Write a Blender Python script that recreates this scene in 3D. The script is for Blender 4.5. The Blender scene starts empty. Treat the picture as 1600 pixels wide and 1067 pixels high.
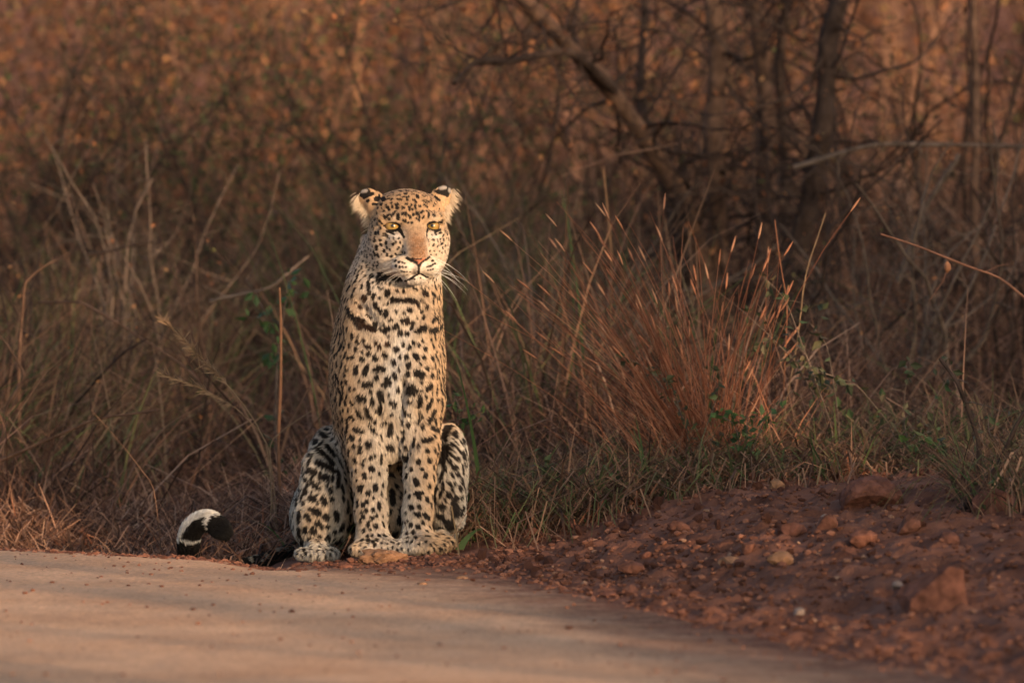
import bpy, math, random
import numpy as np
from mathutils import Vector
from mathutils.bvhtree import BVHTree

# ------------------------------------------------------------------ camera, sky, sun, exposure
S = 1.0 / 655.0                       # metres per photograph pixel where the leopard sits
sc = bpy.context.scene
COL = sc.collection
R = math.radians
cam_d = bpy.data.cameras.new('camera')
cam = bpy.data.objects.new('camera', cam_d)
COL.objects.link(cam)
cam.location = (0.0, -15.0, 1.0)
PITCH = math.atan2(0.4824, 15.0)
cam.rotation_euler = (R(90) - PITCH, 0, 0)
cam_d.sensor_width = 36.0
cam_d.lens = 36.0 * math.hypot(15.0, 0.4824) / (1600 * S)
cam_d.clip_start = 0.5
cam_d.clip_end = 400.0
cam_d.dof.use_dof = True
cam_d.dof.focus_distance = 15.0
cam_d.dof.aperture_fstop = 3.7
sc.camera = cam

SUN_AZ, SUN_EL = 36.0, 10.0           # sun low behind the camera's right shoulder
sdir = Vector((math.sin(R(SUN_AZ)) * math.cos(R(SUN_EL)), -math.cos(R(SUN_AZ)) * math.cos(R(SUN_EL)), math.sin(R(SUN_EL))))
world = bpy.data.worlds.new('World')
sc.world = world
world.use_nodes = True
nt = world.node_tree
bg = nt.nodes['Background']
sky = nt.nodes.new('ShaderNodeTexSky')
sky.sky_type = 'NISHITA'
sky.sun_disc = False
sky.sun_elevation = R(SUN_EL)
sky.sun_rotation = math.atan2(sdir.x, sdir.y)
sky.air_density = 0.8
sky.dust_density = 3.0
sky.ozone_density = 0.9
nt.links.new(sky.outputs[0], bg.inputs[0])
bg.inputs[1].default_value = 0.15
sun_d = bpy.data.lights.new('sun', 'SUN')
sun_d.energy = 3.1
sun_d.angle = R(0.6)
sun_d.color = (1.0, 0.66, 0.40)
sun = bpy.data.objects.new('sun', sun_d)
COL.objects.link(sun)
sun.rotation_euler = sdir.to_track_quat('Z', 'Y').to_euler()
sc.view_settings.view_transform = 'Standard'
sc.view_settings.look = 'None'
sc.view_settings.exposure = 0.85
sc.view_settings.gamma = 1.0
sc.render.engine = 'CYCLES'
sc.cycles.max_bounces = 4
sc.cycles.diffuse_bounces = 2
sc.cycles.transparent_max_bounces = 8
sc.cycles.use_denoising = True
try:
    sc.cycles.denoiser = 'OPENIMAGEDENOISE'
    sc.cycles.denoising_prefilter = 'ACCURATE'
except Exception:
    pass
sc.cycles_curves.shape = 'RIBBONS'

rng = np.random.default_rng(7)
random.seed(7)

# ------------------------------------------------------------------ helpers
def tag(o, label=None, cat=None, group=None, kind=None):
    if label: o['label'] = label
    if cat: o['category'] = cat
    if group: o['group'] = group
    if kind: o['kind'] = kind
    return o

def mesh_np(name, V, F4=None, F3=None, attrs=None, smooth=False):
    """numpy vertices + quad / triangle index arrays -> Mesh, with per-vertex float attributes"""
    me = bpy.data.meshes.new(name)
    V = np.asarray(V, np.float32)
    n4 = 0 if F4 is None else len(F4)
    n3 = 0 if F3 is None else len(F3)
    me.vertices.add(len(V))
    me.vertices.foreach_set('co', V.ravel())
    loops = []
    starts = []
    if n4:
        loops.append(np.asarray(F4, np.int32).ravel()); starts.append(np.arange(n4) * 4)
    if n3:
        loops.append(np.asarray(F3, np.int32).ravel()); starts.append(n4 * 4 + np.arange(n3) * 3)
    L = np.concatenate(loops)
    me.loops.add(len(L))
    me.loops.foreach_set('vertex_index', L)
    me.polygons.add(n4 + n3)
    me.polygons.foreach_set('loop_start', np.concatenate(starts).astype(np.int32))
    me.polygons.foreach_set('use_smooth', np.full(n4 + n3, smooth))
    me.update(calc_edges=True)
    for k, a in (attrs or {}).items():
        a = np.asarray(a, np.float32)
        if a.ndim == 1:
            at = me.attributes.new(k, 'FLOAT', 'POINT'); at.data.foreach_set('value', a)
        else:
            if a.shape[1] == 3:
                a = np.concatenate([a, np.ones((len(a), 1), np.float32)], 1)
            at = me.attributes.new(k, 'FLOAT_COLOR', 'POINT'); at.data.foreach_set('color', a.ravel())
    return me

def link(name, data, mat=None, parent=None, loc=None):
    o = bpy.data.objects.new(name, data)
    COL.objects.link(o)
    if mat is not None and data is not None and not data.materials:
        data.materials.append(mat)
    if parent is not None: o.parent = parent
    if loc is not None: o.location = loc
    return o

def mat_new(name):
    m = bpy.data.materials.new(name)
    m.use_nodes = True
    return m, m.node_tree.nodes, m.node_tree.links, m.node_tree.nodes['Principled BSDF']

def mat_plain(name, col, rough=0.8, var=0.25, scale=40.0, bump=0.0, spec=0.2):
    """colour broken up by two scales of noise, optional bump"""
    m, N, L, b = mat_new(name)
    tc = N.new('ShaderNodeTexCoord')
    n1 = N.new('ShaderNodeTexNoise'); n1.inputs['Scale'].default_value = scale; n1.inputs['Detail'].default_value = 6
    L.new(tc.outputs['Object'], n1.inputs['Vector'])
    cr = N.new('ShaderNodeValToRGB')
    cr.color_ramp.elements[0].position = 0.3; cr.color_ramp.elements[1].position = 0.72
    cr.color_ramp.elements[0].color = tuple(c * (1 - var) for c in col) + (1,)
    cr.color_ramp.elements[1].color = tuple(min(1, c * (1 + var)) for c in col) + (1,)
    L.new(n1.outputs['Fac'], cr.inputs['Fac']); L.new(cr.outputs['Color'], b.inputs['Base Color'])
    b.inputs['Roughness'].default_value = rough
    b.inputs['Specular IOR Level'].default_value = spec
    if bump:
        bp = N.new('ShaderNodeBump'); bp.inputs['Strength'].default_value = bump; bp.inputs['Distance'].default_value = 0.01
        L.new(n1.outputs['Fac'], bp.inputs['Height']); L.new(bp.outputs['Normal'], b.inputs['Normal'])
    return m

def mat_ramp(name, stops, rough=0.75, transl=0.25, spec=0.15, attr='rnd'):
    """colour picked along a ramp by the per-piece value stored in the mesh, thin-leaf translucency"""
    m, N, L, b = mat_new(name)
    at = N.new('ShaderNodeAttribute'); at.attribute_name = attr
    cr = N.new('ShaderNodeValToRGB')
    els = cr.color_ramp.elements
    while len(els) < len(stops): els.new(0.5)
    for e, (p, c) in zip(els, stops):
        e.position = p; e.color = tuple(c) + (1,)
    L.new(at.outputs['Fac'], cr.inputs['Fac'])
    L.new(cr.outputs['Color'], b.inputs['Base Color'])
    b.inputs['Roughness'].default_value = rough
    b.inputs['Specular IOR Level'].default_value = spec
    if transl:
        t = N.new('ShaderNodeBsdfTranslucent'); L.new(cr.outputs['Color'], t.inputs['Color'])
        mx = N.new('ShaderNodeMixShader'); mx.inputs[0].default_value = transl
        out = N['Material Output'] if 'Material Output' in N else N.get('Material Output')
        L.new(b.outputs[0], mx.inputs[1]); L.new(t.outputs[0], mx.inputs[2]); L.new(mx.outputs[0], out.inputs['Surface'])
    return m

def unit(v):
    return v / (np.linalg.norm(v, axis=-1, keepdims=True) + 1e-9)

def vnoise(P, scale, seed=0):
    """smooth value noise of points (N,2|3) in -1..1"""
    P = np.asarray(P, np.float64) * scale
    I = np.floor(P).astype(np.int64); Fr = P - I
    Fr = Fr * Fr * (3 - 2 * Fr)
    D = P.shape[1]
    out = np.zeros(len(P))
    primes = np.array([73856093, 19349663, 83492791][:D], np.int64)
    for c in range(2 ** D):
        off = np.array([(c >> k) & 1 for k in range(D)])
        h = ((I + off) * primes).sum(1) + seed * 2654435761
        h = (h ^ (h >> 13)) * 1274126177
        h = (h ^ (h >> 16)) & 0xffff
        w = np.prod(np.where(off, Fr, 1 - Fr), axis=1)
        out += w * (h / 32767.5 - 1)
    return out

def fbm(P, scale, oct=4, seed=0):
    o = 0; a = 1.0
    for k in range(oct):
        o = o + a * vnoise(P, scale * 2 ** k, seed + k); a *= 0.5
    return o
# ------------------------------------------------------------------ the leopard
# worked out in a body space measured in photograph pixels: u across, v down, w away from the viewer
SP_HEAD1 = ((540, 280, 10.67), [(520,330,535,335,38),(620,325,650,360,26),(375,355,370,370,14),(450,415,540,420,12),(600,425,615,428,18),(690,350,735,335,12),(770,350,785,345,14),(765,405,775,400,12),(680,435,690,430,10),(840,430,870,425,14),(705,470,715,480,16),(730,510,735,520,16),(640,545,655,545,14),(550,480,552,490,12),(535,560,535,580,10),(610,490,615,495,8),(645,610,650,615,12),(670,640,740,590,14),(840,540,785,610,16),(880,590,885,650,20),(735,655,738,658,14),(855,480,870,475,14),(960,480,985,480,10),(965,570,963,590,12),(1010,560,1005,600,12),(1050,600,1052,610,10),(965,670,965,680,8),(1000,685,1002,700,12),(1050,710,1055,715,10),(505,665,495,690,12),(580,685,585,690,12),(540,745,545,750,14),(455,785,450,810,14),(455,730,450,740,12),(610,720,615,730,8),(595,810,595,840,10),(510,900,515,905,22),(560,870,565,890,18),(437,890,437,930,10),(640,900,640,930,8),(675,905,680,940,10),(710,930,712,960,10),(580,1010,590,1012,10),(490,970,490,980,14),(490,1020,500,1020,16),(685,1050,690,1055,15),(745,980,745,985,8),(740,220,690,240,8),(730,260,770,240,10),(790,240,810,230,8),(900,210,940,225,10),(880,280,900,275,12),(870,340,920,350,12),(985,250,1020,240,12),(1020,310,1020,330,8)])
SP_HEAD2 = ((620, 280, 10.67), [(40,210,90,215,12),(130,200,190,215,12),(270,210,320,210,10),(20,280,60,275,12),(50,345,80,345,12),(150,260,155,265,15),(250,265,280,262,9),(110,305,130,310,12),(190,300,200,305,12),(340,280,345,320,16),(430,290,450,300,14),(400,240,440,255,8),(480,255,545,300,9),(280,355,295,360,14),(315,385,318,390,12),(180,350,178,360,12),(150,425,180,415,10),(430,370,490,405,10),(450,350,530,385,10),(450,430,500,465,12),(375,455,390,460,12),(0,430,30,425,10),(10,480,20,485,20),(100,470,125,480,10),(90,505,92,510,8),(245,430,250,440,10),(210,470,215,475,14),(215,510,217,520,10),(305,440,308,450,12),(260,500,265,505,12),(310,480,315,490,12),(105,570,103,590,12),(155,555,153,580,12),(190,590,190,595,8),(230,620,230,640,16),(275,580,280,595,14),(335,575,360,590,18),(330,555,345,555,12),(410,550,415,560,14),(435,535,440,540,14),(325,650,330,660,12),(370,680,372,690,12),(110,670,112,675,8),(150,680,150,700,12),(195,710,197,720,10),(255,720,260,725,12),(430,640,450,620,8),(380,620,380,640,8),(495,540,520,560,16),(525,560,525,630,12),(540,530,620,590,8),(610,540,650,570,8),(590,600,630,610,10),(600,445,605,450,8),(690,545,735,610,7),(630,885,720,840,10),(790,840,800,860,16),(820,900,825,920,14),(640,915,660,920,10),(700,900,740,885,8),(710,1010,715,1030,12),(680,1020,680,1035,12),(600,1000,620,1010,10),(750,680,755,690,10),(640,310,640,340,25)])
SP_MUZ = ((560, 370, 9.7), [(340,45,342,48,14),(430,80,435,95,16),(345,105,365,125,12),(285,150,285,170,24),(395,205,400,208,20),(445,255,447,275,14),(245,220,260,270,18),(295,255,315,290,14),(215,270,225,320,13),(60,230,62,260,12),(140,280,140,310,13),(435,155,445,160,14),(490,180,492,190,10),(530,105,545,95,12),(575,70,575,80,8),(625,150,600,180,7),(640,75,640,85,8),(500,290,515,280,12),(710,230,720,235,14),(1075,210,1085,205,10),(1270,160,1270,170,10),(1225,210,1225,212,8),(1235,30,1230,60,9),(1190,30,1190,40,7),(1270,95,1240,110,8),(1310,130,1310,135,10),
 (570,350,580,355,14),(625,360,628,370,12),(675,370,680,372,9),(710,385,712,386,8),(575,425,585,430,13),(635,440,640,442,12),(680,440,683,445,10),(730,445,730,446,8),(660,500,670,505,10),(700,512,705,512,9),(745,512,746,512,7),(790,515,790,516,6),(745,560,745,561,6),(1120,355,1140,345,8),(1050,440,1052,440,6),(1080,435,1085,430,8),(1105,430,1110,425,8),(1130,410,1140,405,8),(1165,395,1170,390,8),(1060,495,1065,490,6),(1100,490,1100,485,6),(1130,480,1135,475,6),(860,625,860,630,8),(945,610,948,612,6)])
SP_NECK = ((500, 420, 7.114), [(405,20,392,55,12),(425,75,405,145,13),(335,75,315,110,12),(298,160,296,175,14),(345,190,312,245,15),(400,220,385,245,16),(372,295,368,320,17),(318,355,315,365,14),(480,180,474,215,9),(508,75,506,90,9),(585,75,575,85,20),(690,80,720,90,40),(655,130,665,110,25),(800,80,860,110,28),(900,100,930,120,14),(545,140,545,230,16),(555,265,560,280,14),(505,325,507,325,32),(605,290,595,320,18),(665,325,668,325,12),(655,210,690,225,12),(755,255,745,290,24),(805,330,803,365,17),(850,350,1000,345,22),(1000,350,1060,370,20),(1060,370,1085,410,14),(848,240,855,240,12),(930,245,930,250,14),(1040,215,1070,225,10),(1150,265,1165,275,30),(1260,190,1270,220,12),(1235,275,1260,295,16),(1300,310,1305,325,16),(1245,335,1240,375,15),(1190,410,1185,435,16),(1125,455,1120,480,13),(1115,340,1112,355,11),(1150,375,1148,385,8),(1325,425,1325,450,12),(1270,450,1270,455,7),(1155,530,1150,550,13),(1265,555,1240,575,22),(1290,545,1270,555,15),(1365,520,1355,600,18),(1335,630,1310,660,22),(1290,670,1220,685,24),(1160,655,1110,685,26),(1060,695,1065,710,12),(1030,600,1015,660,18),(995,455,990,460,22),(930,490,932,492,12),(850,468,850,469,12),(1075,550,1075,555,10),(905,570,915,580,18),(955,560,970,590,28),(850,620,830,650,20),(865,640,865,641,15),(800,560,802,570,10),(770,565,768,575,10),(715,610,715,611,12),(750,650,735,690,22),(770,650,760,665,15),(680,665,690,670,18),(740,475,735,510,22),(755,385,755,390,8),(715,385,715,390,7),(610,385,635,430,17),(640,430,680,475,17),(450,420,452,430,22),(403,368,402,375,9),(535,430,537,440,13),(530,515,570,545,16),(615,590,625,630,20),(320,450,330,480,22),(350,520,400,570,24),(400,570,460,590,30),(450,635,540,650,25),(540,650,600,675,28),(610,640,600,670,18),(310,575,310,580,8),(310,650,312,680,10),(365,730,370,755,18),(430,745,430,746,8),(415,800,435,820,16),(335,840,335,860,14),(490,785,492,790,16),(620,800,622,840,10),(510,850,560,865,17),(665,855,660,870,18),(750,830,765,835,20),(845,885,855,890,24),(925,830,925,840,14),(1035,810,1040,820,16),(1090,840,1095,850,15),(995,865,995,875,18),(1130,790,1135,795,12),(1220,780,1225,785,13),(1245,860,1247,865,18),(1160,880,1170,890,20),(1315,790,1310,830,12),(405,880,405,900,16),(470,915,472,920,12),(540,940,545,945,18),(610,985,615,990,24),(720,950,725,955,24),(470,1000,475,1005,22),(890,975,890,980,16),(960,965,965,980,20),(1060,960,1075,985,24),(1145,980,1150,985,20),(1235,995,1240,1000,22),(1315,955,1315,975,14),(1280,920,1278,925,11),(1375,900,1375,940,10),(815,1025,820,1045,24),(990,1050,990,1055,20),(1110,1050,1115,1055,12),(370,975,365,990,18),(320,985,325,1000,14),(770,740,768,742,9),(885,700,890,715,26),(960,715,965,718,24)])
SP_CHEST = ((500, 540, 6.668), [(180,190,182,215,18),(380,240,382,270,22),(400,210,380,230,10),(495,215,470,290,20),(570,245,660,245,20),(610,220,630,225,18),(580,325,585,330,20),(415,360,420,365,12),(470,400,530,395,24),(655,395,680,400,18),(700,350,715,380,28),(775,290,785,330,16),(915,285,915,290,20),(830,250,832,255,11),(920,200,920,215,20),(1010,280,1060,300,30),(1040,310,1050,315,20),(1105,230,1110,240,18),(1155,305,1160,310,22),(1155,235,1155,236,9),(1045,378,1048,380,14),(930,455,980,460,36),(950,430,960,490,30),(1110,440,1140,425,25),(1150,400,1155,405,12),(880,390,880,400,13),(805,450,805,470,12),(530,470,530,480,13),(620,480,635,560,24),(415,530,460,550,26),(420,520,430,560,20),(545,550,545,590,18),(740,580,765,600,20),(770,600,775,620,12),(330,580,345,600,14),(620,620,625,690,18),(490,640,495,690,16),(500,700,525,750,14),(400,680,430,730,20),(445,720,450,730,14),(560,770,560,800,14),(575,650,575,690,8),(740,690,745,710,12),(875,640,920,700,20),(940,580,940,585,14),(1035,530,1025,620,20),(1095,520,1097,540,12),(1150,570,1110,655,18),(1185,680,1170,720,16),(1165,730,1130,800,18),(1035,680,1030,690,12),(1060,720,1010,800,12),(920,790,925,840,13),(855,770,855,800,14),(1065,830,1070,850,13),(730,800,730,850,20),(730,870,715,925,24),(680,780,680,790,12),(640,820,635,825,10),(850,885,870,890,18),(870,970,880,980,22),(1080,985,1150,980,22),(1160,860,1220,890,16),(990,970,985,1040,18),(370,870,440,890,22),(330,950,345,970,22),(240,750,240,780,14),(320,740,345,760,18),(285,760,285,790,10),(510,830,580,920,12),(620,930,625,970,12),(495,1020,500,1030,25),(250,860,235,890,10),(270,900,275,970,10),(420,975,420,985,10),(355,1050,360,1060,16),(415,1045,425,1060,16),(690,1050,740,1055,18),(320,440,325,460,12),(370,440,370,445,12),(175,310,205,375,22),(205,450,240,540,18),(250,655,245,670,10),(265,290,270,310,14),(215,270,215,280,12),(1205,420,1205,500,12)])
SP_LEGL = ((530, 680, 5.08), [(115,98,118,102,12),(168,90,170,130,16),(228,70,230,85,18),(80,115,82,160,12),(128,195,130,205,18),(185,225,188,235,14),(208,185,208,190,8),(245,170,246,178,12),(275,150,280,165,9),(320,160,322,220,15),(250,260,255,270,22),(137,280,138,290,10),(105,300,107,320,12),(195,310,205,340,16),(248,340,248,342,7),(310,300,312,310,9),(160,420,165,440,20),(185,400,180,410,12),(285,400,285,430,18),(228,455,230,465,18),(125,460,125,475,10),(332,465,334,480,9),(145,530,148,560,14),(190,545,192,560,16),(220,525,222,535,14),(270,500,272,505,10),(312,540,316,585,13),(215,590,215,605,13),(265,590,270,600,13),(180,610,190,650,13),(170,670,175,690,10),(258,655,260,660,15),(290,635,295,640,12),(340,645,340,648,8),(230,690,228,715,14),(285,715,290,730,16),(345,700,348,720,12),(380,735,385,750,10),(195,755,197,765,14),(245,745,250,750,10),(265,790,262,800,9),(225,800,230,810,14),(315,790,318,800,12),(355,797,360,800,18),(185,830,190,835,18),(230,825,235,835,15),(270,835,275,845,13),(300,820,300,830,12),(335,845,340,850,9),(375,855,380,858,8),(510,30,512,35,18),(485,110,490,112,18),(390,95,410,110,20),(450,210,460,220,20),(530,180,530,200,25),(400,340,410,350,25),(410,470,420,560,22),(440,430,450,440,18),(480,480,470,520,10),(400,620,390,640,14)])
SP_LEGR = ((620, 650, 4.638), [(230,20,235,30,16),(190,60,185,85,11),(265,95,290,100,12),(135,175,130,205,14),(195,172,240,170,15),(160,215,158,225,9),(215,245,220,250,15),(60,300,75,310,22),(45,320,50,330,12),(155,325,160,335,18),(230,315,235,325,15),(180,385,182,388,12),(270,240,270,260,9),(260,365,262,390,10),(210,420,200,440,13),(215,435,215,436,12),(75,430,70,450,13),(135,465,145,490,18),(105,380,108,400,8),(230,510,232,520,14),(140,565,180,560,16),(160,590,165,595,15),(70,545,65,560,10),(95,580,93,590,10),(215,600,220,615,15),(248,580,250,600,10),(245,640,245,660,10),(105,660,108,665,18),(160,655,165,665,12),(155,710,160,720,15),(130,705,135,708,10),(200,715,210,730,17),(230,735,228,750,12),(70,700,68,710,8),(80,755,80,760,8),(105,785,105,795,13),(185,770,190,775,12),(150,795,155,810,14),(75,850,77,855,13),(120,840,120,850,14),(135,870,138,880,11),(215,830,218,840,9),
 (340,75,345,85,14),(360,115,335,180,28),(455,125,455,130,20),(415,165,405,180,25),(465,210,460,225,22),(350,260,330,330,38),(480,290,470,320,30),(435,330,430,340,15),(405,390,420,400,20),(435,445,437,455,16),(370,510,375,515,15),(445,540,450,560,18),(370,590,375,600,20),(420,620,400,650,25),(460,610,455,620,15),(320,670,330,680,22),(305,740,320,745,22),(420,690,415,730,32),(470,690,455,740,15),(375,800,390,820,32),(315,840,325,850,25),(345,770,340,780,12),(495,560,495,600,10)])
SP_HIND = ((440, 650, 4.45), [(265,115,305,135,14),(250,150,295,180,18),(210,205,235,220,20),(300,235,330,270,18),(330,270,350,300,14),(240,260,290,300,18),(290,300,340,350,18),(240,345,275,365,20),(290,365,345,400,18),(170,285,185,300,12),(175,400,220,410,20),(290,445,300,448,24),(125,445,130,450,10),(160,460,160,470,13),(205,490,235,515,18),(245,520,255,525,12),(95,490,92,510,9),(115,530,117,540,11),(155,540,160,555,20),(200,590,210,600,24),(280,590,290,620,20),(100,600,100,640,15),(70,580,72,600,9),(145,620,145,640,12),(190,665,195,670,12),(220,680,240,690,24),(80,690,75,720,14),(120,700,115,745,22),(165,710,180,740,16),(290,715,305,725,18),(365,690,370,740,18),(335,590,340,600,14),(240,760,235,765,18),(260,780,265,785,15),(300,785,310,788,12),(350,820,352,830,14),(205,810,210,820,20),(155,800,155,820,18),(115,810,120,850,20),(80,790,78,800,12),(245,855,255,860,15),(305,855,310,860,18),(185,870,190,880,18),(95,880,98,890,12),(135,890,130,905,15),(150,940,150,950,15),(375,895,380,900,20),(450,800,470,820,30),(470,780,475,790,15),(440,935,445,940,15)])
# lines of the face: mouth, nostrils, eye rims
LINES_MUZ = ((560, 370, 9.7), [(925,430,922,545,9),(922,545,860,580,8),(860,580,780,635,9),(780,635,700,665,11),(922,545,960,545,8),(960,545,1020,590,8),(1020,590,1085,612,9),(745,305,800,340,15),(800,340,885,372,17),(980,362,1040,328,8),(1040,328,1085,290,8),(820,310,900,325,5),(900,325,965,318,5),(890,380,925,430,10),(965,380,930,430,9)])
LINES_E1 = ((540, 280, 10.67), [(890,820,940,880,20),(940,880,985,960,12),(640,770,705,745,9),(690,860,820,915,8)])
LINES_E2 = ((620, 280, 10.67), [(515,830,497,880,12),(497,880,500,960,8),(500,960,530,1030,7),(690,705,740,715,12)])

def build_leopard():
    lo = np.array([438., 272., -70.]); hi = np.array([752., 900., 420.])
    h = 2.1
    n = np.ceil((hi - lo) / h).astype(int)
    F = np.full(n, 60.0, np.float32)
    ax = [lo[k] + h * np.arange(n[k]) for k in range(3)]

    def region(c, r, pad):
        sl = []
        for k in range(3):
            a = int(max(0, math.floor((c[k] - r[k] - pad - lo[k]) / h)))
            b = int(min(n[k], math.ceil((c[k] + r[k] + pad - lo[k]) / h) + 1))
            sl.append(slice(a, max(a, b)))
        g = np.meshgrid(*[ax[k][sl[k]].astype(np.float32) for k in range(3)], indexing='ij', sparse=True)
        return tuple(sl), g

    def smin(a, b, k):
        t = np.clip(0.5 + 0.5 * (b - a) / k, 0, 1)
        return b + (a - b) * t - k * t * (1 - t)

    def ell(c, r, k=14, rot=None, sub=False):
        """ellipsoid; rot = 3x3 with the local axes as rows"""
        c = np.asarray(c, float); r = np.asarray(r, float)
        rb = r if rot is None else np.sqrt(((np.asarray(rot) * r[:, None]) ** 2).sum(0))
        sl, g = region(c, rb, k + 6)
        d = [g[i] - np.float32(c[i]) for i in range(3)]
        if rot is not None:
            d = [sum(np.float32(rot[j][i]) * d[i] for i in range(3)) for j in range(3)]
        k0 = np.sqrt(sum((d[i] / r[i]) ** 2 for i in range(3)))
        k1 = np.sqrt(sum((d[i] / r[i] ** 2) ** 2 for i in range(3))) + 1e-6
        f = k0 * (k0 - 1) / k1
        F[sl] = -smin(-F[sl], f, k) if sub else smin(F[sl], f, k)

    def cone(p, r1, q, r2, k=14):
        """capsule whose radius runs from r1 at p to r2 at q"""
        p = np.asarray(p, float); q = np.asarray(q, float)
        c = (p + q) / 2; e = np.abs(q - p) / 2 + max(r1, r2)
        sl, g = region(c, e, k + 6)
        d = q - p; L2 = (d * d).sum()
        pa = [g[i] - np.float32(p[i]) for i in range(3)]
        t = np.clip(sum(pa[i] * np.float32(d[i]) for i in range(3)) / L2, 0, 1)
        f = np.sqrt(sum((pa[i] - t * np.float32(d[i])) ** 2 for i in range(3))) - (r1 + (r2 - r1) * t)
        F[sl] = smin(F[sl], f, k)

    def column(rows, k=20, ex=2.3):
        """stack of rounded sections: v, centre u, half width, front w, back w"""
        rows = np.array(rows, float)
        v0, v1 = rows[0, 0], rows[-1, 0]
        sl, g = region(((lo[0] + hi[0]) / 2, (v0 + v1) / 2, (lo[2] + hi[2]) / 2), ((hi[0] - lo[0]) / 2, (v1 - v0) / 2, (hi[2] - lo[2]) / 2), 0)
        V = np.clip(g[1], v0, v1)
        f = lambda j: np.interp(V.ravel(), rows[:, 0], rows[:, j]).reshape(V.shape).astype(np.float32)
        hu = f(2); cw = (f(3) + f(4)) / 2; hw = (f(4) - f(3)) / 2
        q = (np.abs((g[0] - f(1)) / hu) ** ex + np.abs((g[2] - cw) / hw) ** ex) ** (1 / ex)
        d = (q - 1) * np.minimum(hu, hw)
        F[sl] = smin(F[sl], d, k)

    # trunk: neck, chest, belly, rump
    column([(372, 626, 58, 10, 120), (400, 622, 64, 4, 135), (430, 615, 70, 0, 150), (465, 611, 76, -8, 165), (500, 607, 80, -8, 185), (560, 603, 83, -4, 225),
            (620, 602, 83, 6, 265), (670, 601, 82, 22, 300), (710, 601, 84, 62, 330), (760, 602, 92, 120, 352), (810, 602, 98, 150, 366), (862, 602, 92, 165, 368)], k=16)
    # breast muscles and shoulders
    ell((578, 590, 28), (44, 70, 42), 22); ell((642, 586, 26), (38, 70, 42), 22)
    ell((556, 590, 95), (36, 95, 75), 24); ell((658, 590, 95), (28, 95, 75), 24)
    ell((610, 505, 22), (66, 46, 36), 26)
    ell((607, 690, 52), (30, 34, 26), 18)
    # fore legs
    for pts in ([(563, 560, 62, 40), (565, 630, 46, 35.5), (572, 700, 34, 29), (576, 745, 30, 24.5), (579, 800, 24, 22.5), (581, 836, 18, 23.5)],
                [(655, 560, 62, 36), (658, 630, 46, 32), (657, 700, 34, 26), (655, 745, 30, 21.5), (652, 800, 24, 20.5), (651, 832, 18, 21.5)]):
        for a, b in zip(pts[:-1], pts[1:]):
            cone(a[:3], a[3], b[:3], b[3], 12)
    for cu, cv, toes in ((588, 853, (-30, -11, 10, 30)), (660, 849, (-27, -9, 10, 28))):
        ell((cu, cv - 1, 2), (33, 14, 34), 16)
        for i, t in enumerate(toes):
            ell((cu + t, cv + 5, -22 + 9 * (abs(i - 1.5) > 1)), (11.5, 9.5, 18), 8)
    # hind legs: thigh folded against the flank, knee pointing forward, long foot flat on the ground
    ell((510, 738, 190), (34, 62, 95), 16); ell((499, 806, 195), (43, 62, 120), 18); ell((482, 818, 150), (30, 42, 80), 18)
    cone((497, 735, 120), 26, (490, 835, 105), 27, 16)
    cone((503, 770, 130), 30, (520, 830, 150), 30, 18)
    ell((697, 728, 190), (30, 56, 95), 16); ell((692, 785, 195), (33, 66, 120), 18)
    cone((702, 730, 125), 21, (702, 815, 100), 22, 16)
    cone((492, 858, 200), 18, (494, 866, 60), 17, 10)
    cone((696, 845, 200), 15, (684, 849, 66), 13, 10)
    for cu, cv, ts in ((494, 866, (-24, -9, 8, 24)), (684, 849, (-17, -6, 6, 16))):
        for i, t in enumerate(ts):
            ell((cu + t, cv + 3, 44 + 9 * (abs(i - 1.5) > 1)), (10.5, 9, 18), 8)
    ell((602, 800, 120), (40, 60, 60), 20)
    ell((519, 785, 150), (38, 72, 72), 18)
    # folds of the breast
    for p_, q_ in (((632, 600, 2), (622, 690, 18)), ((592, 650, 8), (606, 715, 24)), ((652, 640, 6), (634, 720, 22)), ((560, 470, 8), (600, 520, -14)), ((664, 480, 4), (630, 520, -14))):
        for t_ in np.linspace(0, 1, 9):
            c_ = np.array(p_) + (np.array(q_) - np.array(p_)) * t_
            ell((c_[0], c_[1], c_[2] - 12), (6.5, 13, 11), 8, sub=True)
    # head
    th = R(11.5); ct, st = math.cos(th), math.sin(th)
    H0 = np.array([635., 353., 42.])
    def hd(a, b, c):
        return np.array([H0[0] + a * ct + c * st, H0[1] - b, H0[2] + a * st - c * ct])
    HR = np.array([[ct, 0, st], [0, -1, 0], [st, 0, -ct]])          # rows: head's own right, up, forward
    def rotin(ax1, ax2):
        """frame given in head axes -> rows in body space"""
        a1 = np.array(ax1, float); a1 /= np.linalg.norm(a1)
        a2 = np.array(ax2, float); a2 -= a1 * (a1 @ a2); a2 /= np.linalg.norm(a2)
        a3 = np.cross(a1, a2)
        return np.array([a1, a2, a3]) @ HR
    ell(hd(0, 6, -6), (55, 50, 62), 8, HR)
    ell(hd(0, 20, 22), (42, 30, 34), 12, HR)
    cone(hd(0, 10, 44), 20, hd(0, -42, 86), 18.5, 12)
    ell(hd(0, -50, 96), (15, 6.5, 10), 6, HR)
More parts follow.
